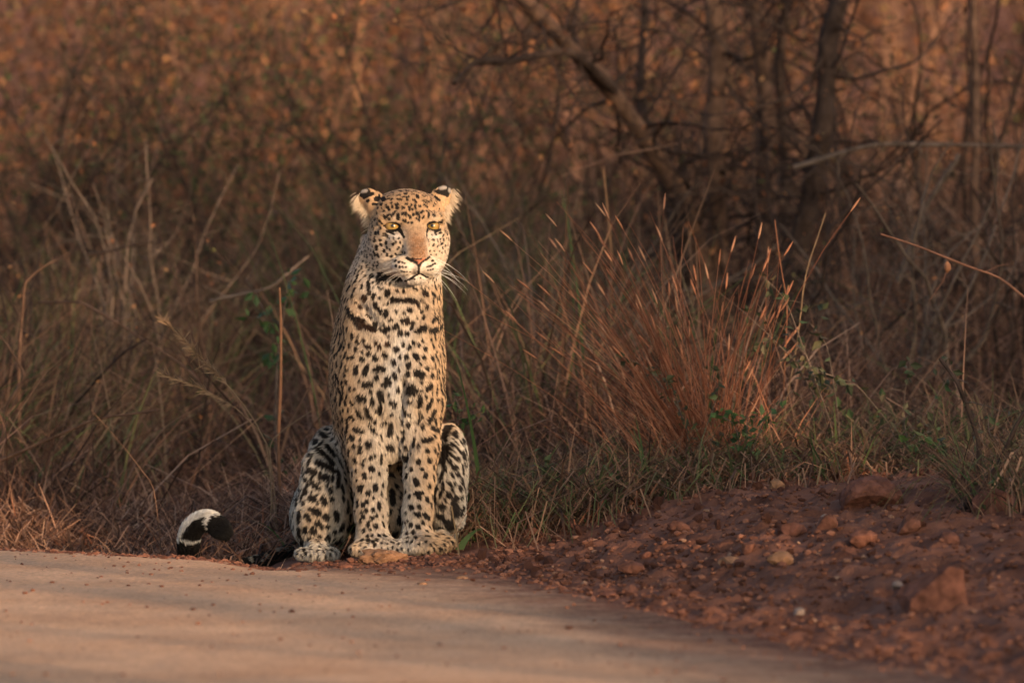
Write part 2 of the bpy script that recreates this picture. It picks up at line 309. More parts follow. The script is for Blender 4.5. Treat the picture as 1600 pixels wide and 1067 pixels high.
    for s in (-1, 1):
        ell(hd(s * 39.5, -24, 14), (24, 36, 36), 14, HR)
        ell(hd(s * 27, -52, 26), (27, 26, 38), 14, HR)
        ell(hd(s * 24, -28, 52), (16, 20, 22), 12, HR)
        ell(hd(s * 17.5, -61, 80), (20.5, 15.5, 24), 5, HR)
        ell(hd(s * 27, 17, -4), (25, 28, 42), 12, HR)
        cone(hd(s * 16, 13, 60), 8.5, hd(s * 45, 11, 44), 8.5, 8)
        cone(hd(s * 20, -12, 58), 7, hd(s * 44, -10, 46), 7, 6)
        # ears: rounded flaps turned half back
        r = rotin((s * 0.62, 0.74, -0.12), (s * 0.65, -0.62, -0.45))
        ell(hd(-54, 37, -10) if s < 0 else hd(56, 42, -10), (24, 18.5, 6.5), 7, r)
        r2 = rotin((s * 0.62, 0.70, 0.2), (s * 0.3, -0.3, 0.9))
        ell(hd(s * 47, 28, -6), (20, 15, 13), 10, r2)
    ell(hd(0, -77, 68), (22, 11.5, 21), 5, HR)
    ell(hd(0, -62, 92), (10, 11, 16), 5, HR)
    EYE = {}
    for s in (-1, 1):
        EYE[s] = hd(s * 31.5, -0.5, 45.5)
        ell(hd(s * 31.5, -0.5, 62), (8.8, 5.4, 17), 2.0, rotin((1, 0.10 * s, -0.35 * s), (0, 1, 0)), sub=True)

    # ---- skin the field (surface nets)
    neg = F < 0
    cnt = np.zeros(n - 1, np.int8)
    for i in (0, 1):
        for j in (0, 1):
            for k in (0, 1):
                cnt += neg[i:n[0] - 1 + i, j:n[1] - 1 + j, k:n[2] - 1 + k]
    act = np.argwhere((cnt > 0) & (cnt < 8))
    cid = np.full(n - 1, -1, np.int32)
    cid[tuple(act.T)] = np.arange(len(act))
    P = np.zeros((len(act), 3)); W = np.zeros(len(act))
    cor = [(i, j, k) for i in (0, 1) for j in (0, 1) for k in (0, 1)]
    val = {c: F[act[:, 0] + c[0], act[:, 1] + c[1], act[:, 2] + c[2]] for c in cor}
    for c in cor:
        for k in range(3):
            if c[k] == 0:
                d = list(c); d[k] = 1; d = tuple(d)
                a, b = val[c], val[d]
                m = (a < 0) != (b < 0)
                t = np.where(m, a / np.where(m, a - b, 1), 0)
                q = np.tile(np.array(c, float), (len(act), 1)); q[:, k] = t
                P[m] += q[m]; W[m] += 1
    V = lo + h * (act + P / W[:, None])
    quads = []
    for k in range(3):
        s0 = [slice(1, n[i] - 1) for i in range(3)]; s1 = list(s0)
        s0[k] = slice(0, n[k] - 1); s1[k] = slice(1, n[k])
        a = neg[tuple(s0)]; b = neg[tuple(s1)]
        e = np.argwhere(a != b)
        fl = a[tuple(e.T)]
        for i in range(3):
            if i != k: e[:, i] += 1
        o1, o2 = (k + 1) % 3, (k + 2) % 3
        def cell(d1, d2):
            q = e.copy(); q[:, o1] -= d1; q[:, o2] -= d2
            return cid[tuple(q.T)]
        Q = np.stack([cell(0, 0), cell(1, 0), cell(1, 1), cell(0, 1)], 1)
        Q[~fl] = Q[~fl][:, ::-1]
        quads.append(Q)
    Q = np.concatenate(quads)
    # one pass of gentle smoothing
    for it in range(2):
        acc = np.zeros_like(V); c2 = np.zeros(len(V))
        for a, b in ((0, 1), (1, 2), (2, 3), (3, 0)):
            np.add.at(acc, Q[:, a], V[Q[:, b]]); np.add.at(c2, Q[:, a], 1)
            np.add.at(acc, Q[:, b], V[Q[:, a]]); np.add.at(c2, Q[:, b], 1)
        V = V * 0.6 + 0.4 * acc / c2[:, None]
    nb = len(V)

    # ---- tail: a tapering tube that leaves the rump, lies on the ground and curls up at the tip
    path = np.array([(560, 858, 330, 20), (520, 868, 300, 18), (478, 874, 262, 17), (430, 890, 235, 16), (380, 903, 222, 15), (330, 912, 214, 15.5),
                     (302, 905, 210, 15.5), (287, 892, 208, 14.5), (284, 870, 206, 15), (285, 850, 204, 15), (295, 833, 202, 15), (313, 826, 200, 15), (329, 833, 198, 14.5), (338, 842, 197, 13.5), (340, 849, 197, 9.5), (340.5, 854, 197, 3)], float)
    tt = np.linspace(0, len(path) - 1, 110)
    i0 = np.clip(tt.astype(int), 0, len(path) - 2); fr = (tt - i0)[:, None]
    def cr(i): return path[np.clip(i, 0, len(path) - 1)]
    p0, p1, p2, p3 = cr(i0 - 1), cr(i0), cr(i0 + 1), cr(i0 + 2)
    C = 0.5 * (2 * p1 + (p2 - p0) * fr + (2 * p0 - 5 * p1 + 4 * p2 - p3) * fr ** 2 + (3 * p1 - p0 - 3 * p2 + p3) * fr ** 3)
    T = unit(np.gradient(C[:, :3], axis=0))
    Bn = unit(np.cross(T, np.array([0, 0.2, 1.0]))); Nn = np.cross(Bn, T)
    NS = 18
    ang = np.linspace(0, 2 * math.pi, NS, endpoint=False)
    TV = C[:, None, :3] + C[:, None, 3:4] * (np.cos(ang)[None, :, None] * Bn[:, None] + np.sin(ang)[None, :, None] * Nn[:, None])
    TV = TV.reshape(-1, 3)
    ii, jj = np.meshgrid(np.arange(109), np.arange(NS), indexing='ij')
    TQ = np.stack([ii * NS + jj, ii * NS + (jj + 1) % NS, (ii + 1) * NS + (jj + 1) % NS, (ii + 1) * NS + jj], -1).reshape(-1, 4) + nb
    tail_s = np.repeat(tt, NS)
    V = np.concatenate([V, TV]); Q = np.concatenate([Q, TQ])
    # vertex normals in body space, pointing out
    fn = np.cross(V[Q[:, 2]] - V[Q[:, 0]], V[Q[:, 3]] - V[Q[:, 1]])
    VN = np.zeros_like(V)
    for c in range(4): np.add.at(VN, Q[:, c], fn)
    VN = unit(VN)
    cen = np.array([606., 650., 150.])
    if ((V[:nb] - cen) * VN[:nb]).sum(1).mean() < 0:
        Q[:len(Q) - len(TQ)] = Q[:len(Q) - len(TQ)][:, ::-1]; VN[:nb] *= -1
    if ((TV - np.repeat(C[:, :3], NS, 0)) * VN[nb:]).sum(1).mean() < 0:
        Q[len(Q) - len(TQ):] = Q[len(Q) - len(TQ):][:, ::-1]; VN[nb:] *= -1

    bvh = BVHTree.FromPolygons([tuple(x) for x in V], [tuple(x) for x in Q.tolist()])
    def front(u, v):
        r = bvh.ray_cast(Vector((u, v, -200.)), Vector((0, 0, 1)))
        return None if r[0] is None else np.array(r[0])

    # ---- coat strokes in 3D
    segs = []          # p, q, radius, colour id (0 black, 1 white, 2 pink skin, 3 rust, 4 soft black)
    def put(tile, cid_, grow=1.0):
        (x0, y0, s), L_ = tile
        for (a, b, c, d, r) in L_:
            m = max(1, int(math.ceil(math.hypot(c - a, d - b) / s / 2.5)))
            pp = [front(x0 + (a + (c - a) * t / m) / s, y0 + (b + (d - b) * t / m) / s) for t in range(m + 1)]
            for p, q in zip(pp[:-1], pp[1:]):
                if p is None and q is None: continue
                if p is None: p = q
                if q is None: q = p
                if np.linalg.norm(p - q) > 12:
                    segs.append((p, p, r / s * grow + 0.75, cid_)); p = q
                segs.append((p, q, r / s * grow + 0.75, cid_))
    E1, E2, MZ = (540, 280, 10.67), (620, 280, 10.67), (560, 370, 9.7)
    # ear backs: pale patch, black band
    put((E1, [(285, 230, 330, 225, 75)]), 4); put((E2, [(760, 190, 850, 170, 78)]), 4)
    put((E1, [(250, 205, 330, 195, 26), (300, 165, 310, 165, 15)]), 1); put((E2, [(720, 150, 800, 140, 24), (870, 180, 880, 205, 26)]), 1)
    put((E1, [(300, 300, 440, 245, 30), (355, 360, 375, 370, 18)]), 4); put((E2, [(680, 210, 840, 265, 34), (640, 205, 640, 205, 20), (640, 310, 700, 350, 22)]), 4)
    # nose leather
    put((MZ, [(880, 345, 990, 340, 22), (935, 350, 930, 405, 30), (850, 335, 1020, 325, 10)]), 2)
    for t in (SP_HEAD1, SP_HEAD2, SP_MUZ): put(t, 0, 1.32)
    for t in (SP_NECK, SP_CHEST): put(t, 0, 1.28)
    for t in (SP_LEGL, SP_LEGR, SP_HIND): put(t, 0, 1.05)
    for t in (LINES_MUZ, LINES_E1, LINES_E2): put(t, 4, 1.3)
    for (x0, y0, s), (cx, cy), rx, ry in ((E1, (806, 795), 110, 74), (E2, (598, 772), 100, 72)):
        ring = [(cx + rx * math.cos(a), cy + ry * math.sin(a)) for a in np.linspace(0, 2 * math.pi, 15)]
        put(((x0, y0, s), [(a[0], a[1], b[0], b[1], 13) for a, b in zip(ring[:-1], ring[1:])]), 4)
    hand = np.array([(a + b) / 2 for a, b, _, _ in segs])
    # the rest of the coat: spots scattered where none is drawn yet (flanks, back, rump, thigh sides)
    rr = np.random.default_rng(5)
    cand = rr.permutation(nb)[:45000]
    taken = hand.copy(); rad_t = np.array([s[2] for s in segs])
    new = []
    tk = [tuple(x) for x in taken]
    from mathutils.kdtree import KDTree
    kd = KDTree(len(tk))
    for i, p in enumerate(tk): kd.insert(p, i)
    kd.balance()
    cellg = {}
    def near_new(p, d):
        k0 = tuple(int(x // 24) for x in p)
        for i in (-1, 0, 1):
            for j in (-1, 0, 1):
                for k in (-1, 0, 1):
                    for q in cellg.get((k0[0] + i, k0[1] + j, k0[2] + k), ()):
                        if (q[0] - p[0]) ** 2 + (q[1] - p[1]) ** 2 + (q[2] - p[2]) ** 2 < d * d: return True
        return False
    for i in cand:
        p = V[i]; nn = VN[i]
        hq_ = (p - H0) @ HR.T
        small = p[1] < 450
        if small and nn[2] < 0.3:
            if abs(hq_[0]) < 19 and -52 < hq_[1] < 8 and hq_[2] > 20: continue
            if hq_[1] < -46 and hq_[2] > 40: continue
            if min(np.linalg.norm(p - EYE[-1]), np.linalg.norm(p - EYE[1])) < 19: continue
            if abs(hq_[0]) > 46 and hq_[1] > 14: continue
        if p[1] > 872: continue
        flank = (p[0] < 545 or p[0] > 676) and p[2] < 200 and 440 < p[1] < 790 and (p[2] < 120 or p[0] < 530)
        paw = p[1] > 845
        dmin = 6.6 if small else (9.5 if flank else (8 if paw else (12.5 if p[2] < 70 else 15)))
        if kd.find(tuple(p))[2] < dmin * (1.0 if small else 0.95): continue
        if near_new(p, dmin): continue
        cellg.setdefault(tuple(int(x // 24) for x in p), []).append(p)
        d = np.array([0, 1.0, 0.25]); d -= nn * (d @ nn); d /= np.linalg.norm(d) + 1e-6
        d += rr.normal(0, 0.25, 3)
        r = (1.7 if small else (3.0 if flank else (2.2 if paw else (2.6 if p[2] < 70 else 4.6)))) * rr.uniform(0.75, 1.3)
        L_ = (1.2 if small else (4.0 if flank else (1.5 if p[2] < 70 else 4.0))) * rr.uniform(0.3, 1.4)
        new.append((p - d * L_, p + d * L_, r, 0))
    segs += new
    A = np.array([s[0] for s in segs], np.float32); B = np.array([s[1] for s in segs], np.float32)
    RD = np.array([s[2] for s in segs], np.float32); CI = np.array([s[3] for s in segs])

    nose = hd(0, -52, 105)
    def coat(P):
        """coat colour at surface points"""
        P = np.asarray(P, np.float32)
        N_ = len(P)
        jit = np.stack([vnoise(P, 0.45, 3 + k) for k in range(3)], 1) * np.where(P[:, 1:2] < 445, 0.45, 1.0)
        pj = (P + jit).astype(np.float32)
        best = {k: np.full(N_, -9., np.float32) for k in range(5)}
        # bucket points so that each stroke touches only its neighbours
        cell = 16.0
        key = np.floor(pj / cell).astype(np.int64)
        code = (key[:, 0] + 200) * 4000000 + (key[:, 1] + 200) * 2000 + key[:, 2] + 200
        order = np.argsort(code); cs = code[order]
        for a, b, r, c in zip(A, B, RD, CI):
            l0 = np.floor((np.minimum(a, b) - r - 3) / cell).astype(int); l1 = np.floor((np.maximum(a, b) + r + 3) / cell).astype(int)
            ids = []
            for x in range(l0[0], l1[0] + 1):
                for y in range(l0[1], l1[1] + 1):
                    base = (x + 200) * 4000000 + (y + 200) * 2000 + 200
                    i0_, i1_ = np.searchsorted(cs, (base + l0[2], base + l1[2] + 1))
                    if i1_ > i0_: ids.append(order[i0_:i1_])
            if not ids: continue
            ids = np.concatenate(ids)
            q = pj[ids]; d = b - a
            t = np.clip(((q - a) @ d) / ((d @ d) + 1e-6), 0, 1)[:, None]
            s_ = r - np.linalg.norm(q - a - t * d, axis=1)
            best[c][ids] = np.maximum(best[c][ids], s_)
        u, v, w = P[:, 0], P[:, 1], P[:, 2]
        sm = lambda x, a, b: np.clip((x - a) / (b - a), 0, 1) ** 2 * (3 - 2 * np.clip((x - a) / (b - a), 0, 1))
        gold = np.array([0.55, 0.385, 0.24]); cream = np.array([0.68, 0.595, 0.50]); white = np.array([0.76, 0.725, 0.68]); rust = np.array([0.29, 0.14, 0.062]); grey = np.array([0.58, 0.54, 0.48])
        mix = lambda a, b, t: a + (b - a) * t[:, None]
        col = np.tile(gold, (N_, 1))
        nz = vnoise(P, 0.05, 11) * 0.5 + 0.5
        # pale front of chest and belly
        fr_ = sm(90 - w, 0, 70) * sm(62 - np.abs(u - 612), -18, 42) * sm(v, 425, 480)
        col = mix(col, cream, np.clip(fr_ * (0.75 + 0.4 * nz), 0, 1))
        col = mix(col, white, 0.9 * fr_ * sm(24 - np.abs(u - 622 - 8 * np.sin(v / 25)), 0, 22) * sm(v, 500, 540) * sm(680 - v, 0, 40))
        # head: cheeks cream, chin and lips white, bridge of the nose rust
        hl = (P - H0) @ HR.T
        a_, b_, c_ = hl[:, 0], hl[:, 1], hl[:, 2]
        hm = sm(450 - v, 0, 20)
        col = mix(col, cream, hm * 0.65 * sm(-b_, -8, 40))
        col = mix(col, cream, hm * 0.7 * np.exp(-((np.abs(a_) - 31) / 11) ** 2 - ((b_ - 14) / 7) ** 2))
        col = mix(col, white, hm * 0.75 * np.exp(-((np.abs(a_) - 32) / 14) ** 2 - ((b_ + 15) / 7) ** 2))
        col = mix(col, rust, hm * np.clip(0.8 + 0.35 * vnoise(P, 0.9, 77), 0, 1) * sm(15.5 - np.abs(a_), -5, 9) * sm(-b_, -6, 22) * sm(b_, -56, -49) * sm(c_, 40, 60))
        col = mix(col, np.array([0.17, 0.08, 0.038]), hm * np.clip(0.45 + 0.5 * vnoise(P, 0.8, 78), 0, 0.8) * sm(15 - np.abs(a_), -3, 8) * sm(-b_, 14, 40) * sm(b_, -55, -48) * sm(c_, 50, 70))
        col = mix(col, white, hm * 0.4 * sm(-b_, 52, 62) * sm(c_, 30, 62))
        col = mix(col, np.array([0.55, 0.35, 0.19]), hm * 0.65 * sm(b_, 2, 26))
        col = mix(col, white, 0.7 * sm(445 - v, -14, 8) * sm(v, 424, 434) * np.exp(-((u - 645) / 34) ** 2))
        col = mix(col, white, 0.65 * np.exp(-((u - 585) / 20) ** 2 - ((v - 447) / 17) ** 2))
        # hind quarters greyer white
        hq = np.clip(np.maximum(sm(w, 50, 95), sm(v, 845, 855) * (u < 545)) * sm(v, 660, 700) * np.maximum(sm(545 - u, 0, 20), sm(u, 670, 690)), 0, 1)
        col = mix(col, grey, hq * 0.95)
        # inner legs paler
        col = mix(col, grey, 0.7 * sm(v, 690, 720) * np.exp(-((u - 634) / 9) ** 2) * (w < 60))
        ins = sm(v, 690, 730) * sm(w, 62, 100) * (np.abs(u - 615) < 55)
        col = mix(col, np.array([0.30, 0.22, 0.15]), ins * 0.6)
        # tail: white tip with black bands
        tl = (u < 470) & (v > 790) & (w > 150)
        if tl.any():
            dd = ((P[tl][:, None, :] - C[None, :, :3]) ** 2).sum(2)
            ts = tt[dd.argmin(1)] + vnoise(P[tl], 0.15, 4) * 0.13
            outer = np.zeros(tl.sum())
            cb = C[dd.argmin(1), :3]
            off = P[tl] - cb
            inner = (off @ np.array([0.55, 0.83, 0])) > -6.5
            blk = ((ts > 5.6) & (ts < 8.5)) | ((ts > 8.8) & (ts < 10.9) & inner) | ((ts > 11.25) & (inner | (ts > 13.5))) | (ts < 5.3) & (vnoise(P[tl], 0.12, 9) > -0.35)
            tc_ = np.where(blk[:, None], np.array([0.014, 0.012, 0.011]), np.where(ts[:, None] < 5.3, np.array([0.36, 0.32, 0.27]), np.array([0.76, 0.74, 0.71])))
            col[tl] = tc_
        black = np.array([0.016, 0.012, 0.010])
        e = lambda k, soft=1.3: np.clip(best[k] / soft + 0.5, 0, 1)
        col = mix(col, np.array([0.40, 0.15, 0.085]), e(2, 1.5))
        brown = np.array([0.07, 0.03, 0.015])
        bb = mix(np.tile(black, (N_, 1)), brown, np.clip(vnoise(P, 0.03, 21) * 1.2 - 0.2, 0, 0.8) * sm(600 - v, 0, 60) * fr_)
        k0 = e(0)[:, None]
        col = np.where(tl[:, None], col, col * (1 - k0) + bb * k0)
        rim = np.exp(-np.maximum(0, np.sqrt(((np.abs(a_) - 31.5) / 11.6) ** 2 + ((b_ + 0.3) / 8.0) ** 2) - 0.95) * 14) * (c_ > 25) * hm
        k4 = np.maximum(e(4, 1.0), np.clip(rim, 0, 1))[:, None]
        col = col * (1 - k4) + np.array([0.012, 0.009, 0.008]) * k4
        col = mix(col, np.array([0.42, 0.38, 0.35]), 0.85 * e(1, 2.5))
        return np.clip(col, 0, 1).astype(np.float32)

    Y0 = 0.0
    def to_world(P):
        P = np.asarray(P)
        return np.stack([(P[:, 0] - 800) * S, Y0 + P[:, 2] * S, 0.5176 - (P[:, 1] - 533) * S], 1)
    base = np.array([(606 - 800) * S, 0.15, 0.0])

    skin, N, L, b = mat_new('leopard_skin')
    at = N.new('ShaderNodeAttribute'); at.attribute_name = 'coat'
    L.new(at.outputs['Color'], b.inputs['Base Color']); b.inputs['Roughness'].default_value = 0.7; b.inputs['Specular IOR Level'].default_value = 0.2
    furm, N, L, b = mat_new('leopard_fur')
    at = N.new('ShaderNodeAttribute'); at.attribute_name = 'coat'
    L.new(at.outputs['Color'], b.inputs['Base Color']); b.inputs['Roughness'].default_value = 0.6; b.inputs['Specular IOR Level'].default_value = 0.25
    root = link('leopard', None); root.location = base
    tag(root, 'spotted leopard sitting upright at the edge of the sandy road, facing the viewer', 'leopard')
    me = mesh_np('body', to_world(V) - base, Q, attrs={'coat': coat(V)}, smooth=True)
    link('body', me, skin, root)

    # ---- fur
    tri = np.concatenate([Q[:, [0, 1, 2]], Q[:, [0, 2, 3]]])
    e1 = V[tri[:, 1]] - V[tri[:, 0]]; e2 = V[tri[:, 2]] - V[tri[:, 0]]
    area = np.linalg.norm(np.cross(e1, e2), axis=1) / 2
    tc3 = V[tri].mean(1); tn = unit(VN[tri].sum(1))
    w8 = area * np.where(tn[:, 2] > 0.45, 0.35, 1.0) * np.where(tc3[:, 1] < 460, 2.2, 1.0)
    NH = 520000
    pick = np.searchsorted(np.cumsum(w8) / w8.sum(), rr.random(NH))
    pick = np.clip(pick, 0, len(tri) - 1)
    r1 = np.sqrt(rr.random(NH))[:, None]; r2 = rr.random(NH)[:, None]
    X = V[tri[pick, 0]] * (1 - r1) + V[tri[pick, 1]] * r1 * (1 - r2) + V[tri[pick, 2]] * r1 * r2
    NN = tn[pick]
    # keep eyes, nose leather and lips bare
    keep = np.ones(NH, bool)
    for s in (-1, 1):
        keep &= np.linalg.norm((X - EYE[s]) * np.array([1, 1.35, 1]), axis=1) > 14.5
    hl = (X - H0) @ HR.T
    nosezone = (np.abs(hl[:, 0]) < 12) & (hl[:, 1] < -47) & (hl[:, 1] > -61) & (hl[:, 2] > 88)
    keep &= ~nosezone
    X, NN, hl = X[keep], NN[keep], hl[keep]
    K = len(X)
    u, v, w = X.T
    istail = (u < 440)
    head = np.clip((452 - v) / 26, 0, 1) * np.clip((40 - np.abs(v - 400)) / 1, 0, 1)
    head = np.where(v < 415, 1.0, np.clip((445 - v) / 30, 0, 1)) * (hl[:, 2] > -25)
    flow = np.tile(np.array([0, 1.0, 0.15]), (K, 1))
    flow[:, 0] += np.clip((u - 606) / 160, -0.4, 0.4) * (v > 640)
    flow[:, 0] -= 0.5 * np.exp(-((v - 600) / 90) ** 2) * np.clip((620 - u) / 60, -1, 1) * 0.6
    fh = unit(X - (nose + np.array([0, 0, 6.0]))); fh[:, 1] += 0.1
    flow = flow * (1 - head[:, None]) + fh * head[:, None] * 1.2
    # tail fur runs along the tail
    if istail.any():
        dd = ((X[istail][:, None, :] - C[None, :, :3]) ** 2).sum(2).argmin(1)
        flow[istail] = T[dd]
    flow += 0.28 * np.stack([vnoise(X, 0.11, 31 + k) for k in range(3)], 1) + rr.normal(0, 0.13, (K, 3))
    tng = unit(flow - NN * (flow * NN).sum(1, keepdims=True))
    ln = np.full(K, 11.0)
    ln = np.where(v < 640, 11.5, ln)
    ln += 7 * np.exp(-((v - 655) / 45) ** 2) * (np.abs(u - 612) < 52) * (w < 90)
    ln = np.where((v > 730) & (w < 70), 8.5, ln); ln = np.where((v > 840) & (w < 70), 8.0, ln)
    ln = np.where((w > 70) & (v > 690), 13.0, ln)
    ln = ln * (1 - head) + head * np.clip(1.6 + 0.05 * np.linalg.norm(X - nose, axis=1), 1.8, 7)
    earz = (np.abs(hl[:, 0]) > 45) & (hl[:, 1] > 22) & (hl[:, 2] < 20)
    ln = np.where((hl[:, 1] < -54) & (hl[:, 2] > 52) & (head > 0.3), 1.5, ln)
    ln = np.where(earz, 2.6, ln)
    ln = np.where(istail, ln, ln * 0.78)
    ln = np.where(istail, 8.0, ln) * rr.uniform(0.7, 1.25, K)
    lift = np.where(head > 0.5, 0.30, 0.34)[:, None] * rr.uniform(0.5, 1.4, (K, 1))
    lift = np.where(istail[:, None], 0.6, lift)
    # long pale fringe along the outer, lower edge of both ears
    fx, fd, fl = [], [], []
    for s, tile, pts in ((-1, E1, [(170, 300), (200, 360), (260, 420), (320, 490), (380, 560), (380, 640), (350, 700)]), (1, E2, [(930, 230), (940, 290), (900, 350), (850, 420), (800, 480), (790, 540), (800, 600)])):
        for (a, b_) in pts:
            p = front(tile[0] + a / tile[2], tile[1] + b_ / tile[2])
            k_ = 0
            while p is None and k_ < 12:
                k_ += 1; p = front(tile[0] + (a - s * 14 * k_) / tile[2], tile[1] + b_ / tile[2])
            if p is None: continue
            m = 60
            fx.append(p + rr.normal(0, 1, (m, 3)) * np.array([3.0, 3.5, 3.0]) + np.array([0, 0, 3]))
            fd.append(np.array([s * 0.9, 0.45 + 0.35 * rr.random(), -0.35]) + rr.normal(0, 0.22, (m, 3)))
            fl.append(rr.uniform(5, 14, m))
    fx = np.concatenate(fx); fd = unit(np.concatenate(fd)); fl = np.concatenate(fl)
    k4 = np.array([0.0, 0.33, 0.67, 1.0])
    d0 = unit(tng + NN * (lift * 2.2)); d1 = unit(tng + NN * lift * 0.7)
    pts = X[:, None, :] + ln[:, None, None] * (k4[None, :, None] * (d0[:, None] * (1 - 0.6 * k4[None, :, None]) + d1[:, None] * 0.6 * k4[None, :, None]))
    fpts = fx[:, None, :] + fl[:, None, None] * (k4[None, :, None] * fd[:, None] + (k4 ** 2)[None, :, None] * np.array([0, 0.25, 0]))
    cellk = np.floor((X + 2.5 * np.stack([vnoise(X, 0.13, 61 + k) for k in range(3)], 1)) / 4.6).astype(np.int64)
    _, inv, cn = np.unique((cellk[:, 0] * 5003 + cellk[:, 1]) * 5003 + cellk[:, 2], return_inverse=True, return_counts=True)
    ctr = np.stack([np.bincount(inv, pts[:, 3, k]) for k in range(3)], 1) / cn[:, None]
    clw = np.where(head > 0.5, 0.2, 0.5)[:, None]
    for j_, f_ in ((1, 0.15), (2, 0.55), (3, 1.0)):
        pts[:, j_] += (ctr[inv] - pts[:, 3]) * clw * f_
    cshade = rr.uniform(0.74, 1.12, len(cn))[inv]
    colr = coat(X + tng * ln[:, None] * 0.5) * (rr.uniform(0.8, 1.12, (K, 1)) * cshade[:, None]).astype(np.float32)
    fcol = np.tile(np.array([0.72, 0.58, 0.42], np.float32), (len(fx), 1)) * rr.uniform(0.75, 1.1, (len(fx), 1)).astype(np.float32)
    allp = np.concatenate([pts, fpts]); allc = np.concatenate([colr, fcol])
    M = len(allp)
    hc = bpy.data.hair_curves.new('fur')
    hc.add_curves([4] * M)
    hc.attributes['position'].data.foreach_set('vector', (to_world(allp.reshape(-1, 3)) - base).astype(np.float32).ravel())
    rad = np.tile(np.array([0.00046, 0.00042, 0.0003, 0.00005], np.float32), M)
    ra = hc.attributes.get('radius') or hc.attributes.new('radius', 'FLOAT', 'POINT')
    ra.data.foreach_set('value', rad)
    ca = hc.attributes.new('coat', 'FLOAT_COLOR', 'CURVE')
    ca.data.foreach_set('color', np.concatenate([np.clip(allc, 0, 1), np.ones((M, 1), np.float32)], 1).ravel())
    link('fur', hc, furm, root)

    # ---- eyes
    em, N, L, b = mat_new('leopard_eye')
    tc = N.new('ShaderNodeTexCoord'); sep = N.new('ShaderNodeSeparateXYZ'); L.new(tc.outputs['Object'], sep.inputs[0])
    le = N.new('ShaderNodeVectorMath'); le.operation = 'LENGTH'
    cb = N.new('ShaderNodeCombineXYZ'); L.new(sep.outputs[0], cb.inputs[0]); L.new(sep.outputs[2], cb.inputs[2]); L.new(cb.outputs[0], le.inputs[0])
    cr_ = N.new('ShaderNodeValToRGB'); el = cr_.color_ramp.elements
    mr = N.new('ShaderNodeMapRange'); mr.inputs['From Max'].default_value = 0.0215; L.new(le.outputs['Value'], mr.inputs['Value']); L.new(mr.outputs[0], cr_.inputs['Fac'])
    el[0].position = 0.0; el[0].color = (0.006, 0.005, 0.004, 1); el[1].position = 1.0; el[1].color = (0.01, 0.007, 0.005, 1)
    for p_, c_ in ((0.15, (0.008, 0.006, 0.004, 1)), (0.20, (0.15, 0.10, 0.03, 1)), (0.40, (0.33, 0.215, 0.062, 1)), (0.70, (0.27, 0.15, 0.038, 1)), (0.80, (0.02, 0.013, 0.008, 1))):
        e_ = el.new(p_); e_.color = c_
    L.new(cr_.outputs[0], b.inputs['Base Color']); b.inputs['Roughness'].default_value = 0.12; b.inputs['Coat Weight'].default_value = 0.3; b.inputs['Coat Roughness'].default_value = 0.03
    for s in (-1, 1):
        r_ = 12.2 * S
        nu, nv = 24, 16
        vv = [(r_ * math.sin(math.pi * j / nv) * math.cos(2 * math.pi * i / nu), r_ * math.cos(math.pi * j / nv), r_ * math.sin(math.pi * j / nv) * math.sin(2 * math.pi * i / nu)) for j in range(nv + 1) for i in range(nu)]
        ff = [(j * nu + i, j * nu + (i + 1) % nu, (j + 1) * nu + (i + 1) % nu, (j + 1) * nu + i) for j in range(nv) for i in range(nu)]
        m_ = mesh_np('eye', np.array(vv), np.array(ff), smooth=True)
        o = link('eye', m_, em, root)
        o.location = Vector(to_world(EYE[s][None])[0] - base)
        o.rotation_euler = (R(-7), 0, R(3))
    # ---- whiskers
    wm = mat_plain('whisker_white', (0.80, 0.77, 0.72), 0.4, 0.05)
    for s in (-1, 1):
        for i in range(11):
            row, colm = i % 4, i // 4
            a0 = s * (22 + 4 * colm); b0 = -57 - 5 * row
            p = hd(a0, b0, 92 - 6 * colm)
            nr = bvh.find_nearest(Vector(p))[0]; p = np.array(nr)
            Lw = rr.uniform(26, 62) * (0.9 if s < 0 else 1.0)
            d = unit(np.array([s * 1.0, rr.uniform(-0.25, 0.45) + 0.08 * row, 0.05 - 0.3 * rr.random()]))
            droop = rr.uniform(0.15, 0.75)
            kk = np.linspace(0, 1, 8)[:, None]
            c_ = p + Lw * (kk * d + kk ** 2 * np.array([-s * 0.1, droop * 0.6, 0.1]))
            cw = to_world(c_) - base
            tg = unit(np.gradient(cw, axis=0)); s1 = unit(np.cross(tg, [0.1, 1, 0.2])); s2 = np.cross(tg, s1)
            rw = (0.00045 * (1 - 0.8 * kk))
            ring = np.stack([cw + rw * (math.cos(q) * s1 + math.sin(q) * s2) for q in (0, 2.094, 4.189)], 1).reshape(-1, 3)
            f4 = [(j * 3 + q, j * 3 + (q + 1) % 3, (j + 1) * 3 + (q + 1) % 3, (j + 1) * 3 + q) for j in range(7) for q in range(3)]
            link('whisker', mesh_np('whisker', ring, np.array(f4), smooth=True), wm, root)
    return root

leopard = build_leopard()
# ------------------------------------------------------------------ ground, road, stones
def smooth(x, a, b):
    t = np.clip((x - a) / (b - a), 0, 1)
    return t * t * (3 - 2 * t)

BX = [-200, -1.4, -1.0, -0.62, -0.5, -0.1, 0.1, 0.3, 0.6, 0.9, 2.0, 4.0, 200]
BY = [18.0, 0.38, 0.15, -0.12, -0.20, -0.38, -0.95, -1.75, -2.75, -3.6, -6.0, -9.5, -190.0]
def road_edge(x):
    return np.interp(x, BX, BY)

